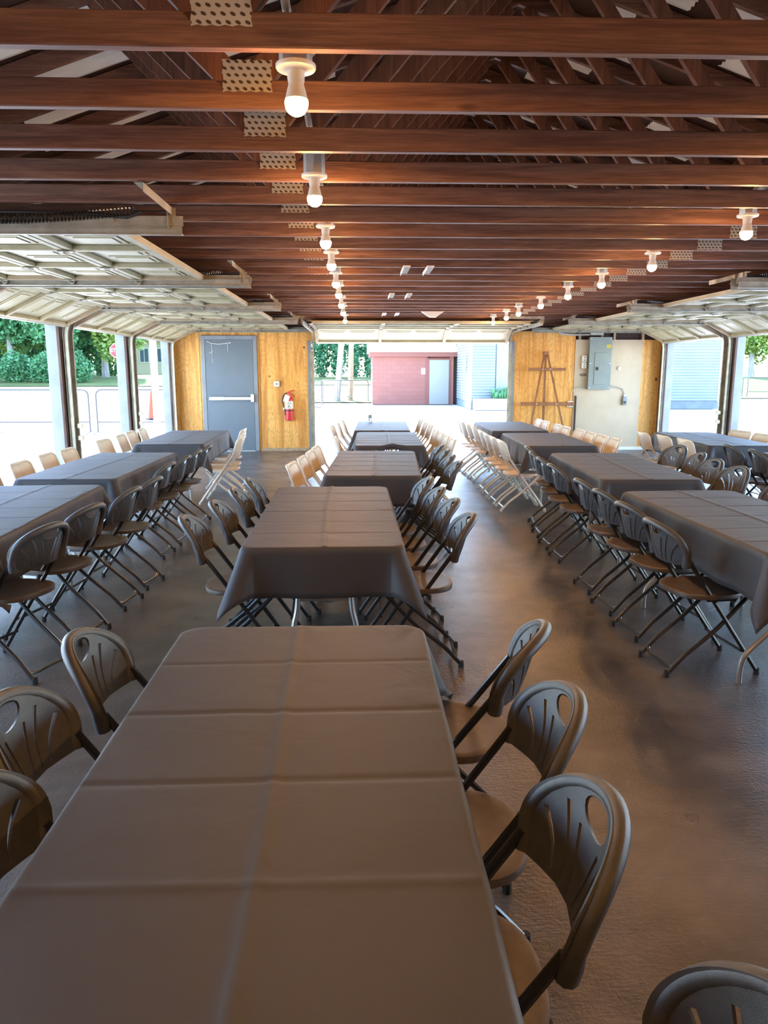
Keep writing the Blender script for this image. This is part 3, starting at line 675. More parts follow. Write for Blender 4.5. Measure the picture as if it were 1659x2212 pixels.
def white_chair():
    r = thing('folding_chair', 'white framed folding chair with beige seat and back', 'chair', (0,0,0), 0, 'white chairs')
    hw, T = .192, .222
    outline = [(-hw,.0),(hw,.0)]
    cr = .055
    for k in range(9): a = PI/2*k/8; outline.append((hw-cr+cr*math.cos(a), T-cr+cr*math.sin(a)))
    for k in range(9): a = PI/2+PI/2*k/8; outline.append((-hw+cr+cr*math.cos(a), T-cr+cr*math.sin(a)))
    def curve(y, tt): return .035*(1-(y/hw)**2)-.004
    def extra(b):
        path = [(-hw,0),(-hw,.06)]+[p for p in reversed(outline[2:])]+[(hw,.06),(hw,0)]
        b.tube([backpt(y*.99, tt-.004, curve(y,tt)+.006, T) for y, tt in path], .014, 8)
    me = panel_mesh(outline, [], curve, .012, T, 'backrest', M['beige'], extra); put(me, 'backrest', r)
    put(seat_mesh('seat', M['beige'], .195, .182, 3.2, .44, 0, .010), 'seat', r)
    chair_frame(r, M['whitemetal'], M['whiterubber'], .44, .186, .66, .0125)
    return r
blackC = fan_chair(); whiteC = white_chair(); whiteC.scale = (1, 1, .975)
# tables: name phrase, centre x, centre y, yaw, half length, leg half spacing
TB = {
 'T1': ('the front middle table', -.185, 1.43, .0, .95, .16), 'T2': ('the second middle table', -.18, 4.475, .006, .95, .155),
 'T3': ('the third middle table', .158, 6.95, -.045, .95, .2), 'T4': ('the fourth middle table', .375, 9.40, -.012, .94, .2),
 'T5': ('the last middle table', .375, 11.60, -.03, .98, .2),
 'LA': ('the front left table', -2.25, 4.62, .04, .95, .2), 'LB': ('the second left table', -2.28, 6.85, -.01, .96, .2), 'LC': ('the last left table', -2.2, 9.72, .02, 1.0, .2),
 'RA': ('the front right table', 2.27, 4.22, .02, .93, .345), 'RB': ('the second right table', 2.335, 6.66, -.045, .95, .2),
 'RC': ('the third right table', 2.33, 9.24, -.02, .87, .2), 'RD': ('the last right table', 2.31, 11.44, -.02, .95, .2),
 'FA': ('the far right back table', 4.41, 9.25, -.06, .95, .2), 'FB': ('the table at the right picture edge', 4.52, 6.63, -.04, .95, .2)}
# chairs: table, side (-1 = left of the table facing right), kind, list of (back-top x, y)
CH = [
 ('T1',-1,'b',[(-.765,1.285),(-.855,1.685),(-.835,2.12)],[.0,.04,.08]), ('T1',1,'b',[(.55,.74),(.452,1.225),(.515,1.675),(.555,2.15)],[.12,-.02,-.04,-.34]),
 ('T2',-1,'b',[(-.93,3.95),(-.86,4.41),(-.82,4.88),(-.79,5.35)],[.06,.05,.05,.05]), ('T2',1,'b',[(.615,3.96),(.588,4.43),(.555,4.89),(.525,5.36)],[-.02,-.02,.0,.04]),
 ('T3',-1,'w',[(-.60,6.42),(-.545,6.90),(-.50,7.38),(-.47,7.85)],[-.12,-.1,-.1,-.1]), ('T3',1,'b',[(.87,6.34),(.87,6.82),(.88,7.30),(.88,7.78)],[.02,.0,.0,-.03]),
 ('T4',-1,'w',[(-.29,8.95)],[0]), ('T4',1,'w',[(1.14,8.68),(1.12,9.12),(1.10,9.57),(1.08,10.02)],[0,0,.02,0]),
 ('T5',-1,'w',[(-.40,10.83),(-.33,11.42),(-.27,12.05)],[-.05,0,0]), ('T5',1,'w',[(1.10,10.95),(1.07,11.42),(1.05,12.10)],[0,0,0]),
 ('LA',1,'b',[(-1.55,3.78),(-1.53,4.34),(-1.48,4.98),(-1.46,5.46)],[-.34,-.28,-.12,-.14]), ('LB',1,'b',[(-1.58,6.38),(-1.555,6.88),(-1.55,7.35),(-1.54,7.82)],[-.08,-.05,-.05,-.05]),
 ('LC',1,'w',[(-1.36,9.05),(-1.42,9.58),(-1.52,10.28)],[-.05,.05,.0]),
 ('LB',-1,'w',[(-2.99,5.98),(-2.97,6.58),(-3.0,7.22),(-2.98,7.70)],[.0,.0,.03,.0]), ('LC',-1,'w',[(-2.96,8.72),(-2.95,9.33),(-2.99,9.88),(-2.98,10.36)],[-.08,.05,.0,.08]),
 ('RA',-1,'b',[(1.53,3.78),(1.555,4.29),(1.565,4.77),(1.575,5.25)],[.10,.14,.12,.08]), ('RB',-1,'b',[(1.60,6.13),(1.62,6.61),(1.66,7.09),(1.73,7.60)],[.03,.0,-.05,-.1]),
 ('RC',-1,'w',[(1.60,8.50),(1.59,8.95),(1.59,9.42),(1.60,9.88)],[.0,.02,-.02,.0]), ('RD',-1,'w',[(1.63,10.75),(1.61,11.2),(1.59,11.66),(1.60,12.12)],[.0,.0,.03,0]),
 ('RD',1,'w',[(2.98,10.55),(2.98,11.0),(2.98,11.70),(2.98,12.15)],[.0,.0,.0,.0]), ('RC',1,'w',[(3.05,8.70),(3.04,9.14),(3.03,9.58),(3.02,10.02)],[.0,.02,.0,.0]),
 ('FA',-1,'w',[(3.74,8.55),(3.70,9.06),(3.63,9.55)],[.02,.0,-.03]), ('RB',1,'b',[(3.09,5.90),(3.14,6.42),(3.24,6.92),(3.33,7.62)],[.15,.1,-.12,.25]),
 ('RA',1,'b',[(3.04,5.08)],[.2]), ('FB',-1,'b',[(3.80,6.70),(3.86,7.20),(3.86,7.70)],[-.1,-.1,.0]), ('FA',1,'w',[(5.10,9.24),(5.08,9.74)],[.0,.25])]
CNT = {1: ['only'], 2: ['nearer','farther'], 3: ['nearest','middle','farthest'], 4: ['nearest','second nearest','third nearest','farthest']}
seats = {k: [] for k in TB}; TUBES = {k: [] for k in TB}; ub = uw = 0
for tk, sd, kind, pts, yaws in CH:
    for i, ((x, y), dyaw) in enumerate(zip(pts, yaws)):
        rz = (0 if sd < 0 else PI) + dyaw
        bx_ = BX if kind == 'b' else BXW; ox = x - bx_*math.cos(rz); oy = y - bx_*math.sin(rz)
        tcx, tcy, tyaw, thl = TB[tk][1:5]
        def tubes(z):
            out = []
            for sy in (-1, 1):
                w_ = .170 if kind == 'b' else .186; lx_, ly_ = bk(z), sy*w_
                wx_ = ox+lx_*math.cos(rz)-ly_*math.sin(rz)-tcx; wy_ = oy+lx_*math.sin(rz)+ly_*math.cos(rz)-tcy
                out.append((wx_*math.cos(-tyaw)-wy_*math.sin(-tyaw), wx_*math.sin(-tyaw)+wy_*math.cos(-tyaw)))
            return out
        gap = min(abs(t_[0]) for t_ in tubes(.49))
        if gap < .375: ox += sd*(.375-gap)
        for z_ in (.48,.52,.56,.60): TUBES[tk] += [(p_[0], p_[1], z_) for p_ in tubes(z_)]
        q = CNT[len(pts)][i]; sidew = 'left' if sd < 0 else 'right'
        what = 'black fan-back folding chair' if kind == 'b' else 'beige folding chair with white frame'
        lab = '%s, %s %s of %s' % (what, 'only one' if q == 'only' else q, sidew, TB[tk][0])
        if kind == 'b': place(blackC, ub > 0, (ox, oy, 0), rz, lab, 'black chairs at %s' % TB[tk][0]); ub += 1
        else: place(whiteC, uw > 0, (ox, oy, 0), rz, lab, 'white chairs at %s' % TB[tk][0]); uw += 1
        seats[tk].append((ox, oy, .457))

# ------------------------------------------------------------------ tables and cloths
TOP = .735
def table_meshes(hl, ls):
    A = .375
    tt = MB(); tt.prism([(A*sx_*1.0 if False else x, y) for x, y in []] or [(-A+.03,-hl+.02),(A-.03,-hl+.02),(A,-hl+.05),(A,hl-.05),(A-.03,hl-.02),(-A+.03,hl-.02),(-A,hl-.05),(-A,-hl+.05)], 'z', TOP-.045, TOP)
    return tt.mesh('tabletop', M['tabletop'])
def make_table(key):
    nm, cx_, cy_, yaw, hl, ls = TB[key]
    sub = 'folding table with steel legs, under the cloth of %s' % nm if key != 'T1' else 'folding table with steel legs, under the large cloth in the foreground'
    r = thing('folding_table', sub, 'table', (cx_, cy_, 0), yaw, 'folding tables')
    put(table_meshes(hl, ls), 'tabletop', r)
    for e in (-1, 1):
        ye = max((e*(hl-.40+.015*q_) for q_ in range(18)), key=lambda y_: (min([abs(y_-p_[1]) for p_ in TUBES[key]]+[.06]), -abs(abs(y_)-hl+.26)))   # clear of the chair feet
        for s in (-1, 1):
            ft = .175 if ls < .3 else .34
            MB().tube(smoothpts([(s*.12, ye, TOP-.045), (s*.13, ye, .55), (s*.14, ye, .38), (s*(.155+(ft-.155)*.25), ye, .28), (s*(.155+(ft-.155)*.87), ye, .16), (s*ft, ye, .08), (s*ft, ye, 0.004)], 4), .0145, 10).build('leg', M['tablesteel'], r)
        MB().tube([(-.135, ye, .42), (.135, ye, .42)], .010, 8).build('leg_brace', M['tablesteel'], r)
        MB().tube([(0, ye, .42), (0, ye-e*.32, TOP-.046)], .008, 8).build('folding_brace', M['tablesteel'], r)
    return r
def make_cloth(key, seed):
    nm, cx_, cy_, yaw, hl, ls = TB[key]
    a, b_, d = .384, hl, .25
    rnd = random.Random(seed); top = TOP+.006
    cu = [0.0]; cv = [-.64,-.32,0,.32,.64]
    dev = {c: rnd.uniform(-.012,.012) for c in cv}
    def axis(h, creases, step):
        s = set(); k = 0
        n_ = int(round(2*h/step))
        for i in range(n_+1): s.add(round(-h+2*h*i/n_, 4))
        for c in creases:
            for q in (-.03,-.02,-.01,0,.01,.02,.03): s.add(round(c+q, 4))
        for sg in (-1, 1):
            for q in (-.055,-.045,-.035,-.022,-.010,.004,.012,.02,.04,.07,.10,.13,.16,.19,.22,d): s.add(round(sg*(h+q), 4))
        l = sorted(s); out = [l[0]]
        for x in l[1:]:
            if x-out[-1] > .0035: out.append(x)
        return out
    us = axis(a, cu, .085); vs = axis(b_, cv, .06)
    ph = [rnd.uniform(0, 6.28) for _ in range(6)]
    loc = []
    cs, sn = math.cos(-yaw), math.sin(-yaw)
    for (sx_, sy_, sz) in seats[key]:
        dx, dy = sx_-cx_, sy_-cy_; loc.append((dx*cs-dy*sn, dx*sn+dy*cs, sz))
    wob = [(rnd.uniform(-a,a), rnd.uniform(-b_,b_), rnd.uniform(0,3.14), rnd.uniform(.06,.18), rnd.choice((-1,1))*rnd.uniform(.0015,.0035)) for _ in range(14)]
    cross = [(rnd.uniform(.6,1), rnd.choice((-1,1))) for _ in cv]; lng = rnd.choice((-1,1))
    def crease(u, v):
        z = 0
        z += .0045*math.exp(-((u-.012*math.sin(v*2+ph[0]))/.013)**2)
        for c, (am, sg) in zip(cv, cross): z += sg*.0034*am*math.exp(-((v-c-dev[c]*u*2)/.008)**2)
        for (wx, wy, wa, wl, wh) in wob:
            p = (u-wx)*math.cos(wa)+(v-wy)*math.sin(wa); q = -(u-wx)*math.sin(wa)+(v-wy)*math.cos(wa); z += wh*math.exp(-(p/wl)**2-(q/.022)**2)
        return max(z, -.004)
    def lift(u, v): return 0
    P = []
    for v in vs:
        for u in us:
            rc = .055; gu, gv = math.copysign(1,u), math.copysign(1,v); qu, qv = abs(u)-(a-rc), abs(v)-(b_-rc)
            if qu > 0 and qv > 0:                             # rounded table corner
                phi = math.atan2(qv, qu); rho = math.hypot(qu, qv)-rc
                uu, vv = gu*(a-rc+rc*math.cos(phi)), gv*(b_-rc+rc*math.sin(phi))
            else:
                rho = max(abs(u)-a, abs(v)-b_); phi = 0 if qu > 0 else PI/2
                uu, vv = min(abs(u),a)*gu, min(abs(v),b_)*gv
            if rho <= 0: P.append((u, v, top+crease(u,v)+.0015)); continue
            su, sv = max(abs(u)-a, 0), max(abs(v)-b_, 0)
            if key == 'T4' and gv < 0 and sv > 0:          # near end of this cloth is bunched up in an arch
                k = max(0, 1-(abs(u-.03)/.26)**2); rho *= (1-.9*k)
                bunch = .03*k*math.sin(min(1, sv/d)*PI)
            else: bunch = 0
            fr = rho/d; e = math.sin(2*phi)
            wav = .010*math.sin(vv*11+ph[1])+.006*math.sin(vv*23+ph[2]) if phi < .8 else .010*math.sin(uu*13+ph[3])+.005*math.sin(uu*29+ph[4])
            out = .004+.012*min(1, rho/.02)+.015*fr+wav*fr*(1-e*.8)+rho*.40*e**1.3
            hor = 1-.10*e
            x = uu+gu*out*math.cos(phi); y = vv+gv*out*math.sin(phi); z = top-max(0, rho*hor-.004)+bunch
            # cloth lying on a chair seat pushed under the table
            for (lx, ly, lz) in loc:
                if su > 0 and gu*lx > 0:
                    w = 1-min(1, max(0, (abs(y-ly)-.20)/.07)); w = w*w*(3-2*w)
                    if w > 0 and z < lz+.008:
                        need = lz+.008-z
                        if abs(x) > abs(lx)-.22: z += need*w; x += gu*need*.55*w
            for (tx_, ty_, tz_) in TUBES[key]:                # the hem falls inside the chair tubes
                if qu > 0 and gu*tx_ > 0 and abs(z-tz_) < .03:
                    w = 1-min(1, max(0, (abs(y-ty_)-.06)/.10)); lim = abs(tx_)-.028
                    if abs(x) > lim: x = gu*(abs(x)+(max(lim, .33)-abs(x))*w)
            P.append((x, y, z))
    nu = len(us); fs = [(j*nu+i, j*nu+i+1, (j+1)*nu+i+1, (j+1)*nu+i) for j in range(len(vs)-1) for i in range(nu-1)]
    o = MB().add(P, fs).build('tablecloth', M['cloth'], None, (cx_, cy_, 0), 80); o.rotation_euler[2] = yaw
    md = o.modifiers.new('Solidify', 'SOLIDIFY'); md.thickness = .0018; md.offset = -1
    lab = {'T1': 'large dark creased tablecloth filling the foreground, on the front middle table', 'T4': 'dark tablecloth bunched up at its near end, on the fourth middle table'}.get(key, 'dark creased tablecloth draped over %s' % nm)
    tag(o, lab, 'tablecloth', 'dark tablecloths')
for i, k in enumerate(TB): make_table(k); make_cloth(k, 100+i)
# water bottle on the farthest middle table
t_ = thing('water_bottle', 'small water bottle standing on the last middle table', 'bottle', (.20, 12.35, TOP+.011))
MB().lathe([(.028,0),(.032,.01),(.032,.13),(.026,.16),(.013,.19),(.013,.205)], 14).build('bottle_body', M['water'], t_); MB().lathe([(.0335,.06),(.0335,.115)], 14, cap=False).build('bottle_label', M['framegrey'], t_); MB().lathe([(.015,.2055),(.015,.225)], 10).build('cap', M['paper'], t_)

# ------------------------------------------------------------------ outdoors
# red block building
RB = thing('block_building', 'small red block building with a pale door seen through the back opening', 'building', (2.55, 35.4, 0))
b = MB().box(-1.85, .72, 0, 4, 0, 2.20); b.box(1.75, 1.92, 0, 4, 0, 2.20); b.box(.72, 1.75, .15, 4, 0, 2.20); b.build('wall', M['block'], RB)
MB().box(-1.98, 2.05, -.25, 4.1, 2.20, 2.40).build('fascia', M['redtrim'], RB)
MB().prism([(-.35,2.40),(4.2,2.40),(4.2,3.2),(1.6,3.3)], 'x', -2.05, 2.10).build('roof', M['shingle'], RB)
MB().box(.70, 1.78, -.03, .14, 0, 2.12).box(.6, .7, -.03, .0, 0, 2.2).build('door_frame', M['redtrim'], RB)
MB().box(.80, 1.70, -.06, -.031, .02, 2.05).build('building_door', M['paledoor'], RB)
sg = MB().box(.42, .62, -.02, -.001, 1.40, 1.68).build('notice', M['paper'], RB)
b = MB()
for z in (1.47,1.53,1.6): b.box(.46, .58, -.024, -.0205, z-.012, z+.012)
b.build('notice_lines', M['print'], sg)
# white sided house
HS = thing('sided_house', 'white clapboard house standing in shade right of the red building', 'house', (4.62, 31.0, 0))
def clap(x0, x1, z0, z1, along):
    b = MB(); z = z0
    while z < z1-.01:
        h = min(.115, z1-z)
        if along == 'x': b.prism([(-.055, z), (-.006, z+h), (.05, z+h), (.05, z)], 'x', x0, x1)
        else: b.prism([(-.055, z), (-.006, z+h), (.05, z+h), (.05, z)], 'y', x0, x1)
        z += h
    return b
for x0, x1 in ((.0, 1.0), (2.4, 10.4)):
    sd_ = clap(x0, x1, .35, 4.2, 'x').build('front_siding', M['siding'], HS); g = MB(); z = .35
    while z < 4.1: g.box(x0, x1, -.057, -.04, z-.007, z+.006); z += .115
    g.build('siding_shade_line', M['foundation'], sd_)  # dark strips stand in for the shade line under each clapboard lap
clap(.0, 4.0, .35, 4.2, 'y').build('side_siding', M['siding'], HS)
b = MB().box(.05, 10.35, .05, 8, 0, 4.2); b.build('house_wall', M['siding'], HS)
MB().box(-.05, .05, -.05, .05, .3, 4.2).box(10.3, 10.45, -.05, .05, .3, 4.2).build('corner_trim', M['white'], HS)
MB().box(.04, 1.0, -.0, .04, 0, .35).box(2.4, 10.38, 0, .04, 0, .35).build('foundation', M['foundation'], HS)
dr = MB().box(1.05, 2.35, -.04, .045, .55, 2.75).build('house_door', M['siding'], HS)
b = MB()
for x in (1.2, 1.75):
    for z0, z1 in ((.75,1.5),(1.65,2.55)): b.box(x, x+.42, -.055, -.0405, z0, z1, .006)
b.build('door_panel', M['siding'], dr)
MB().box(1.0, 2.4, -.5, .04, 0, .22).box(1.0, 2.4, -.25, .04, .22, .5).build('door_step', M['foundation'], HS)
MB().prism([(-.5,4.2),(10.9,4.2),(5.2,6.2)], 'y', -.5, 8.5).build('roof', M['shingle'], HS)
MB().box(-.09, -.03, .9, 1.1, 1.5, 2.2).build('meter_box', M['framegrey'], HS)
t_ = thing('planter_box', 'long cream planter box at the corner of the white house', 'planter', (5.55, 30.55, 0)); MB().box(-.85, .85, -.22, .22, 0, .45, .02).build('box_body', M['planter'], t_)
b = MB(); rnd = random.Random(3)
for k in range(160):
    x = rnd.uniform(-.1,.6); h = rnd.uniform(.1,.5); y = rnd.uniform(-.15,.15); q = rnd.uniform(0,6.28); w = .05
    b.add([(x,y,.45),(x+w*math.cos(q),y+w*math.sin(q),.45+h*.6),(x+.02,y+.02,.45+h),(x-w*math.cos(q),y-w*math.sin(q),.45+h*.6)], [(0,1,2,3)])
b.build('foliage', M['leaf_a'], t_)
# barricades
def barricade_proto():
    r = thing('crowd_barrier', 'steel crowd barrier', 'barrier')
    L = 1.15; c = []
    for k in range(5): a = PI*k/8; c.append((L-.14+.14*math.sin(PI/2-a) if False else L-.14+.14*math.cos(a), .96+.14*math.sin(a)))
    top = [(L,.3),(L,.96)]+c[1:]; pts = [(x,0,z) for x,z in top]+[(-x,0,z) for x,z in reversed(top)]
    MB().tube(pts+[], .021, 8).build('frame', M['barrier'], r); MB().tube([(-L,0,.3),(L,0,.3)], .018, 8).build('bottom_rail', M['barrier'], r)
    for k in range(17):
        x = -L+.13*(k+1); z1 = 1.09 if abs(x) < L-.14 else 1.0
        MB().tube([(x,0,.3),(x,0,z1)], .007, 6).build('bar', M['barrier'], r)
    for s in (-1, 1):
        MB().tube([(s*L,0,.3),(s*L,0,.05)], .02, 8).tube([(s*L,-.3,.012),(s*L,-.1,.05),(s*L,.1,.05),(s*L,.3,.012)], .018, 8).build('foot', M['barrier'], r)
    for z in (.45, .80): MB().tube([(-L,0,z),(-L-.11,0,z),(-L-.11,0,z-.05)], .012, 6).build('hook', M['barrier'], r)
    return r
bp = barricade_proto()
BAR = [(-10.45,19.2,0,'steel crowd barrier, leftmost outside the left doors'),(-7.88,19.2,0,'steel crowd barrier, second from left outside the left doors'),(-5.38,19.15,-.02,'steel crowd barrier outside the left doors, before the orange cone'),(-2.84,19.3,.03,'steel crowd barrier mostly hidden behind the plywood wall'),
       (-.62,37.4,0,'steel crowd barrier by the leaning utility pole'),(-1.72,33.6,1.45,'steel crowd barrier seen end on, left of the leaning pole'),(-1.95,31.0,1.5,'steel crowd barrier seen end on, nearest along the back lot edge'),
       (23.6,43,0,'steel crowd barrier on the lawn at the right edge'),(21.0,43,0,'steel crowd barrier on the lawn beside the right doors')]
for i, (x, y, rz, lab) in enumerate(BAR): place(bp, i > 0, (x, y, gz(y)), rz, lab, 'crowd barriers')
t_ = thing('traffic_cone', 'orange traffic cone with white bands behind the crowd barrier', 'cone', (-6.72, 25.0, 0))
MB().box(-.19,.19,-.19,.19,0,.035,.01).build('base', M['rubber'], t_); MB().lathe([(.15,.0355),(.035,.90),(.03,.915)], 20).build('cone_body', M['cone'], t_)
for z0, z1 in ((.46,.62),(.70,.80)): MB().lathe([(.152-.133*(z0-.035)/.87+.003, z0),(.152-.133*(z1-.035)/.87+.003, z1)], 20, cap=False).build('reflective_band', M['paper'], t_)
# stop sign
t_ = thing('stop_sign', 'red octagonal stop sign on a post by the trees', 'sign', (-12.4, 40.0, gz(40)))
MB().box(-.03,.03,0,.03,0,2.9).build('post', M['galv'], t_)
oc = [(.38*math.cos(PI/8+PI/4*k), 2.55+.38*math.sin(PI/8+PI/4*k)) for k in range(8)]; oc2 = [(.35*math.cos(PI/8+PI/4*k), 2.55+.35*math.sin(PI/8+PI/4*k)) for k in range(8)]
pl = MB().prism(oc, 'y', -.012, -.002).build('plate', M['paper'], t_); MB().prism(oc2, 'y', -.016, -.0125).build('red_face', M['stopred'], pl)
cu_ = bpy.data.curves.new('sign_text', 'FONT'); cu_.body = 'STOP'; cu_.size = .26; cu_.align_x = 'CENTER'; cu_.align_y = 'CENTER'; cu_.extrude = .001; cu_.materials.append(M['paper'])
tmp_ = bpy.data.objects.new('sign_text', cu_); COL.objects.link(tmp_); me_ = bpy.data.meshes.new_from_object(tmp_.evaluated_get(bpy.context.evaluated_depsgraph_get())); bpy.data.objects.remove(tmp_); bpy.data.curves.remove(cu_); o = bpy.data.objects.new('sign_text', me_); COL.objects.link(o); o.rotation_euler = (PI/2, 0, 0); o.location = (0, -.018, 2.55); o.parent = pl
# poles
for x0, y0, lean, r_, lab in ((-1.05,38.8,.42,.16,'grey utility pole leaning to the right behind the back lot'),(-.38,39.4,.12,.14,'upright tan utility pole right of the leaning one')):
    o = MB().tube([(0,0,0),(lean*1.6/2.6*3,0,9)], [r_, r_*.75], 12).build('utility_pole', M['pole'] if lean > .2 else M['tan_wood'], None, (x0, y0, gz(y0))); tag(o, lab, 'pole')
# porch post outside left, gutter downspout
o = MB().box(-.06,.06,-.06,.06,0,2.3,.01).build('outdoor_post', M['white'], None, (-4.32, 16.4, 0)); tag(o, 'slim white post standing outside the last left door', 'post')
o = MB().box(-.05,.05,-.05,.05,0,.18,.01).build('orange_block', M['cone'], None, (-4.12, 17.0, 0)); tag(o, 'small orange block beside the slim white post outside', 'block')

# trees: leaf clusters of small blades plus trunks
def leafball(rnd, n, rx, rz, zc, size, b, shell=.55):
    for k in range(n):
        while True:
            p = Vector((rnd.uniform(-1,1), rnd.uniform(-1,1), rnd.uniform(-1,1)))
            if shell < p.length < 1: break
        lump = 1+.18*math.sin(5*p.x+3*p.z)*math.cos(4*p.y)
        c = Vector((p.x*rx*lump, p.y*rx*lump, zc+p.z*rz*lump)); s = size*rnd.uniform(.6,1.3)
        a = Vector((rnd.uniform(-1,1), rnd.uniform(-1,1), rnd.uniform(-.6,.6))).normalized(); d = a.cross(Vector((rnd.uniform(-1,1), rnd.uniform(-1,1), rnd.uniform(-1,1)))).normalized()
        b.add([c-a*s, c+d*s*.55, c+a*s, c-d*s*.55], [(0,1,2,3)])
def tree_proto(label, leafm, R, Hh, n, size, seed, trunk_h, bark):
    rnd = random.Random(seed); r = thing('tree', label, 'tree')
    b = MB(); leafball(rnd, n, R, Hh*.5, trunk_h+Hh*.38, size, b)
    for k in range(6):
        q = MB(); leafball(rnd, n//8, R*.5, Hh*.22, 0, size, q); dx, dy, dz = rnd.uniform(-R,R)*.7, rnd.uniform(-R,R)*.7, trunk_h+Hh*rnd.uniform(.1,.75)
        b.add([(p[0]+dx, p[1]+dy, p[2]+dz) for p in q.v], q.f)
    b.build('foliage', leafm, r)
    tk = MB().tube([(0,0,-.2),(.08,0,trunk_h*.6),(.05,.05,trunk_h+Hh*.5)], [.30,.22,.08], 10)
    for k in range(4):
        a = rnd.uniform(0,6.28); tk.tube([(.06,0,trunk_h*.8+k*.6),(.06+R*.4*math.cos(a),R*.4*math.sin(a),trunk_h+Hh*.3+k*.5)], [.10,.03], 6)
    tk.build('trunk', bark, r); return r
def shrub_proto(label, leafm, R, Hh, n, size, seed, name='shrub', cat='shrub'):
    rnd = random.Random(seed); r = thing(name, label, cat); b = MB(); leafball(rnd, n, R, Hh*.55, Hh*.5, size, b, .2); b.build('foliage', leafm, r)
    MB().tube([(0,0,-.1),(0,0,Hh*.6)], [.08,.03], 6).build('stem', M['bark'], r); return r
tA = tree_proto('tall deep green tree', M['leaf_a'], 2.3, 10.5, 9500, .19, 1, 3.2, M['bark']); tB = tree_proto('yellow green tree', M['leaf_b'], 2.2, 9, 8000, .19, 2, 2.6, M['bark'])
TR = [(-31.5,61,'A',1.1),(-28.4,66,'B',1.15),(-26.6,60,'A',1.05),(-24.2,63,'A',1.2),(-22.6,58,'A',.95),(-20.2,62,'A',1.05),(-18.2,59.5,'B',1.0),(-34,75,'A',1.1),(-28.5,79,'A',1.15),(-24,72,'A',1.1),(-15.0,70,'A',1.0),(-38,66,'A',1.2),(-37.5,86,'A',1.15),(-32,92,'A',1.15),(-26.5,88,'A',1.15),(-21.5,96,'A',1.15),(-43,82,'A',1.1),(-14.6,85,'A',1.0)]
pos = ['at the far left edge','second from the left','third from the left','fourth from the left','fifth from the left','sixth from the left, near the stop sign','seventh from the left','in the back row at far left','in the back row, middle','in the back row, toward the right','right of the pale yellow house','outside the picture at left','in the rearmost row at far left','in the rearmost row, left of middle','in the rearmost row, middle','in the rearmost row behind the yellow house','in the rearmost row outside the picture','in the back row beside the yellow house']
ua = ub2 = 0
for (x, y, k, s), p in zip(TR, pos):
    pr_ = tA if k == 'A' else tB
    o = place(pr_, (ua if k == 'A' else ub2) > 0, (x, y, gz(y)), random.uniform(0,6.28), ('tall deep green tree' if k == 'A' else 'yellow green tree')+' beyond the left lot, %s' % p, 'trees beyond the left lot'); o.scale = (s,s,s)
    if k == 'A': ua += 1
    else: ub2 += 1
for x, y, k, s, p in ((31.5,60,'B',.9,'left one'),(35.2,62,'B',1.0,'right one'),(28.5,70,'A',1.0,'back one half hidden by the post')):
    o = place(tA if k == 'A' else tB, True, (x, y, gz(y)), random.uniform(0,6.28), 'tree on the lawn beyond the right doors, %s' % p, 'trees beyond the right lawn'); o.scale = (s,s,s)
sh = shrub_proto('round green shrub', M['leaf_a'], 1.15, 2.0, 2600, .11, 5); n = 0
for i, x in enumerate([-30.6,-28.4,-26.2,-24.0,-21.8,-19.6]):
    o = place(sh, n > 0, (x, 54+random.uniform(-.8,.8), gz(54)), random.uniform(0,6), 'round green shrub at the foot of the left trees, %s' % ['leftmost','second from left','third from left','fourth from left','fifth from left','rightmost'][i], 'shrubs under the left trees'); n += 1
for i, x in enumerate([-36,-32.4,-28.8,-25.4,-22.4]):
    o = place(sh, True, (x, 69.5+(i % 2), gz(70)), random.uniform(0,6), 'large rounded green bush in the second row under the left trees, %s' % ['leftmost','second from left','middle','second from right','rightmost'][i], 'bushes behind the left shrubs'); o.scale = (1.55,1.0,2.2)
hg = shrub_proto('dense dark evergreen', M['leaf_c'], .72, 6.5, 4200, .13, 8, 'evergreen_hedge_tree', 'evergreen')
for i in range(6):
    o = place(hg, i > 0, (-4.2+1.3*i, 62+.2*(i % 2), gz(62)), random.uniform(0,6), 'tall dense dark evergreen in the hedge behind the poles, %s' % ['leftmost','second from left','third from left','third from right','second from right','rightmost'][i], 'evergreen hedge')
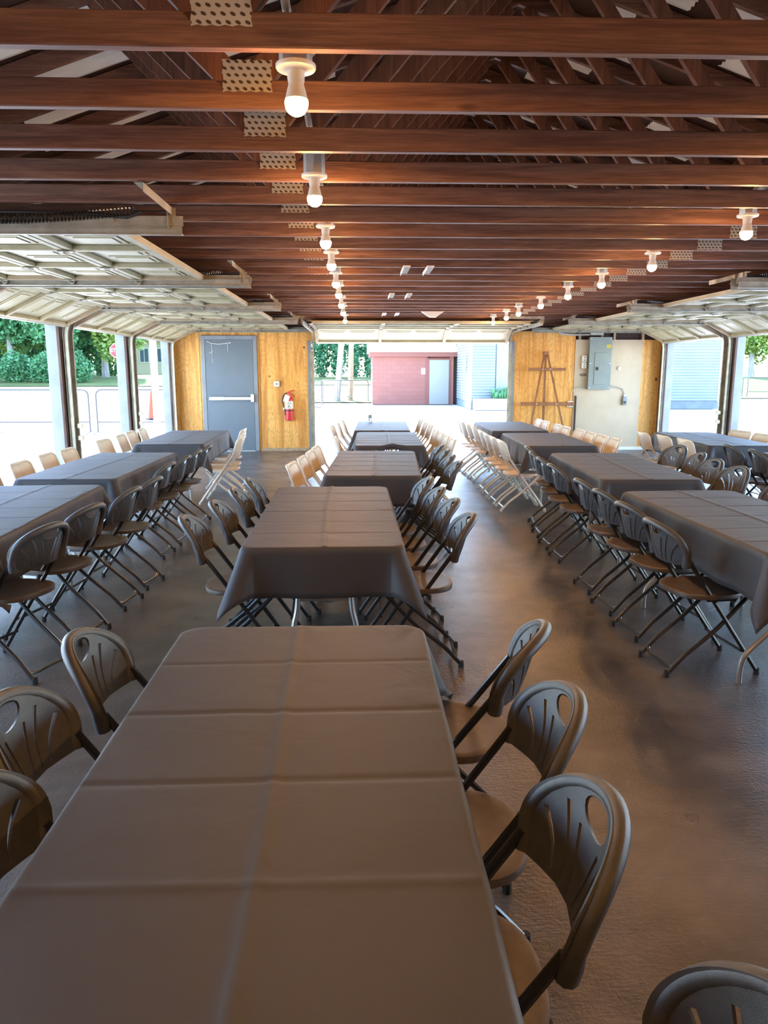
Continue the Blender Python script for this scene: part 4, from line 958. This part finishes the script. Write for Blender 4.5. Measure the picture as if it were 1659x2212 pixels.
# pale yellow house far left
t_ = thing('yellow_house', 'pale yellow house far behind the trees on the left', 'house', (-20.4, 80, gz(80)))
MB().box(-3,3,0,6,0,3.4).build('wall', M['yellowhouse'], t_); MB().prism([(-3.4,3.4),(3.4,3.4),(0,5.2)], 'y', -.4, 6.4).build('roof', M['shingle'], t_)
for x in (-1.6, .2, 1.6):
    w = MB().box(x-.5,x+.5,-.05,-.005,1.2,2.7).build('window', M['paper'], t_); MB().box(x-.42,x-.03,-.06,-.051,1.28,2.62).box(x+.03,x+.42,-.06,-.051,1.28,2.62).build('pane', M['glassdark'], w)

# ------------------------------------------------------------------ light
w = bpy.data.worlds.new('World'); SC.world = w; w.use_nodes = True; nt = w.node_tree; bg = nt.nodes['Background']
sky = nt.nodes.new('ShaderNodeTexSky'); sky.sky_type = 'NISHITA'; sky.sun_disc = False; sky.sun_elevation = math.radians(47); sky.sun_rotation = math.radians(-12); sky.altitude = 50; sky.air_density = 1.0; sky.dust_density = .6; sky.ozone_density = 3.5
nt.links.new(sky.outputs['Color'], bg.inputs['Color']); bg.inputs['Strength'].default_value = 1.6
sl = bpy.data.lights.new('sun', 'SUN'); sl.energy = 17; sl.angle = math.radians(.6); sl.color = (1,.95,.86)
so = bpy.data.objects.new('sun', sl); COL.objects.link(so); so.rotation_euler = Vector((.22,-1,-1.12)).to_track_quat('-Z','Y').to_euler()

# ------------------------------------------------------------------ camera
F, PXX, PYY, VX, VY, HC = 1620., 829.5, 1106., 772., 800., 1.577
pitch = math.atan((PYY-VY)/F); yaw = math.atan((PXX-VX)/math.hypot(F, PYY-VY))
cam = bpy.data.cameras.new('camera'); co = bpy.data.objects.new('camera', cam); COL.objects.link(co); SC.camera = co
cam.sensor_fit = 'VERTICAL'; cam.sensor_height = 36; cam.lens = F/2212*36; cam.clip_start = .02; cam.clip_end = 600
co.location = (0,0,HC); co.rotation_euler = (PI/2-pitch, 0, -yaw)
SC.view_settings.view_transform = 'Standard'; SC.view_settings.look = 'None'; SC.view_settings.exposure = 0.4; SC.view_settings.gamma = 1
SC.cycles.use_denoising = True; SC.cycles.max_bounces = 7; SC.cycles.diffuse_bounces = 4; SC.cycles.glossy_bounces = 3; SC.cycles.transmission_bounces = 3
SC.cycles.sample_clamp_indirect = 8; SC.cycles.use_light_tree = True; SC.cycles.caustics_reflective = False; SC.cycles.caustics_refractive = False
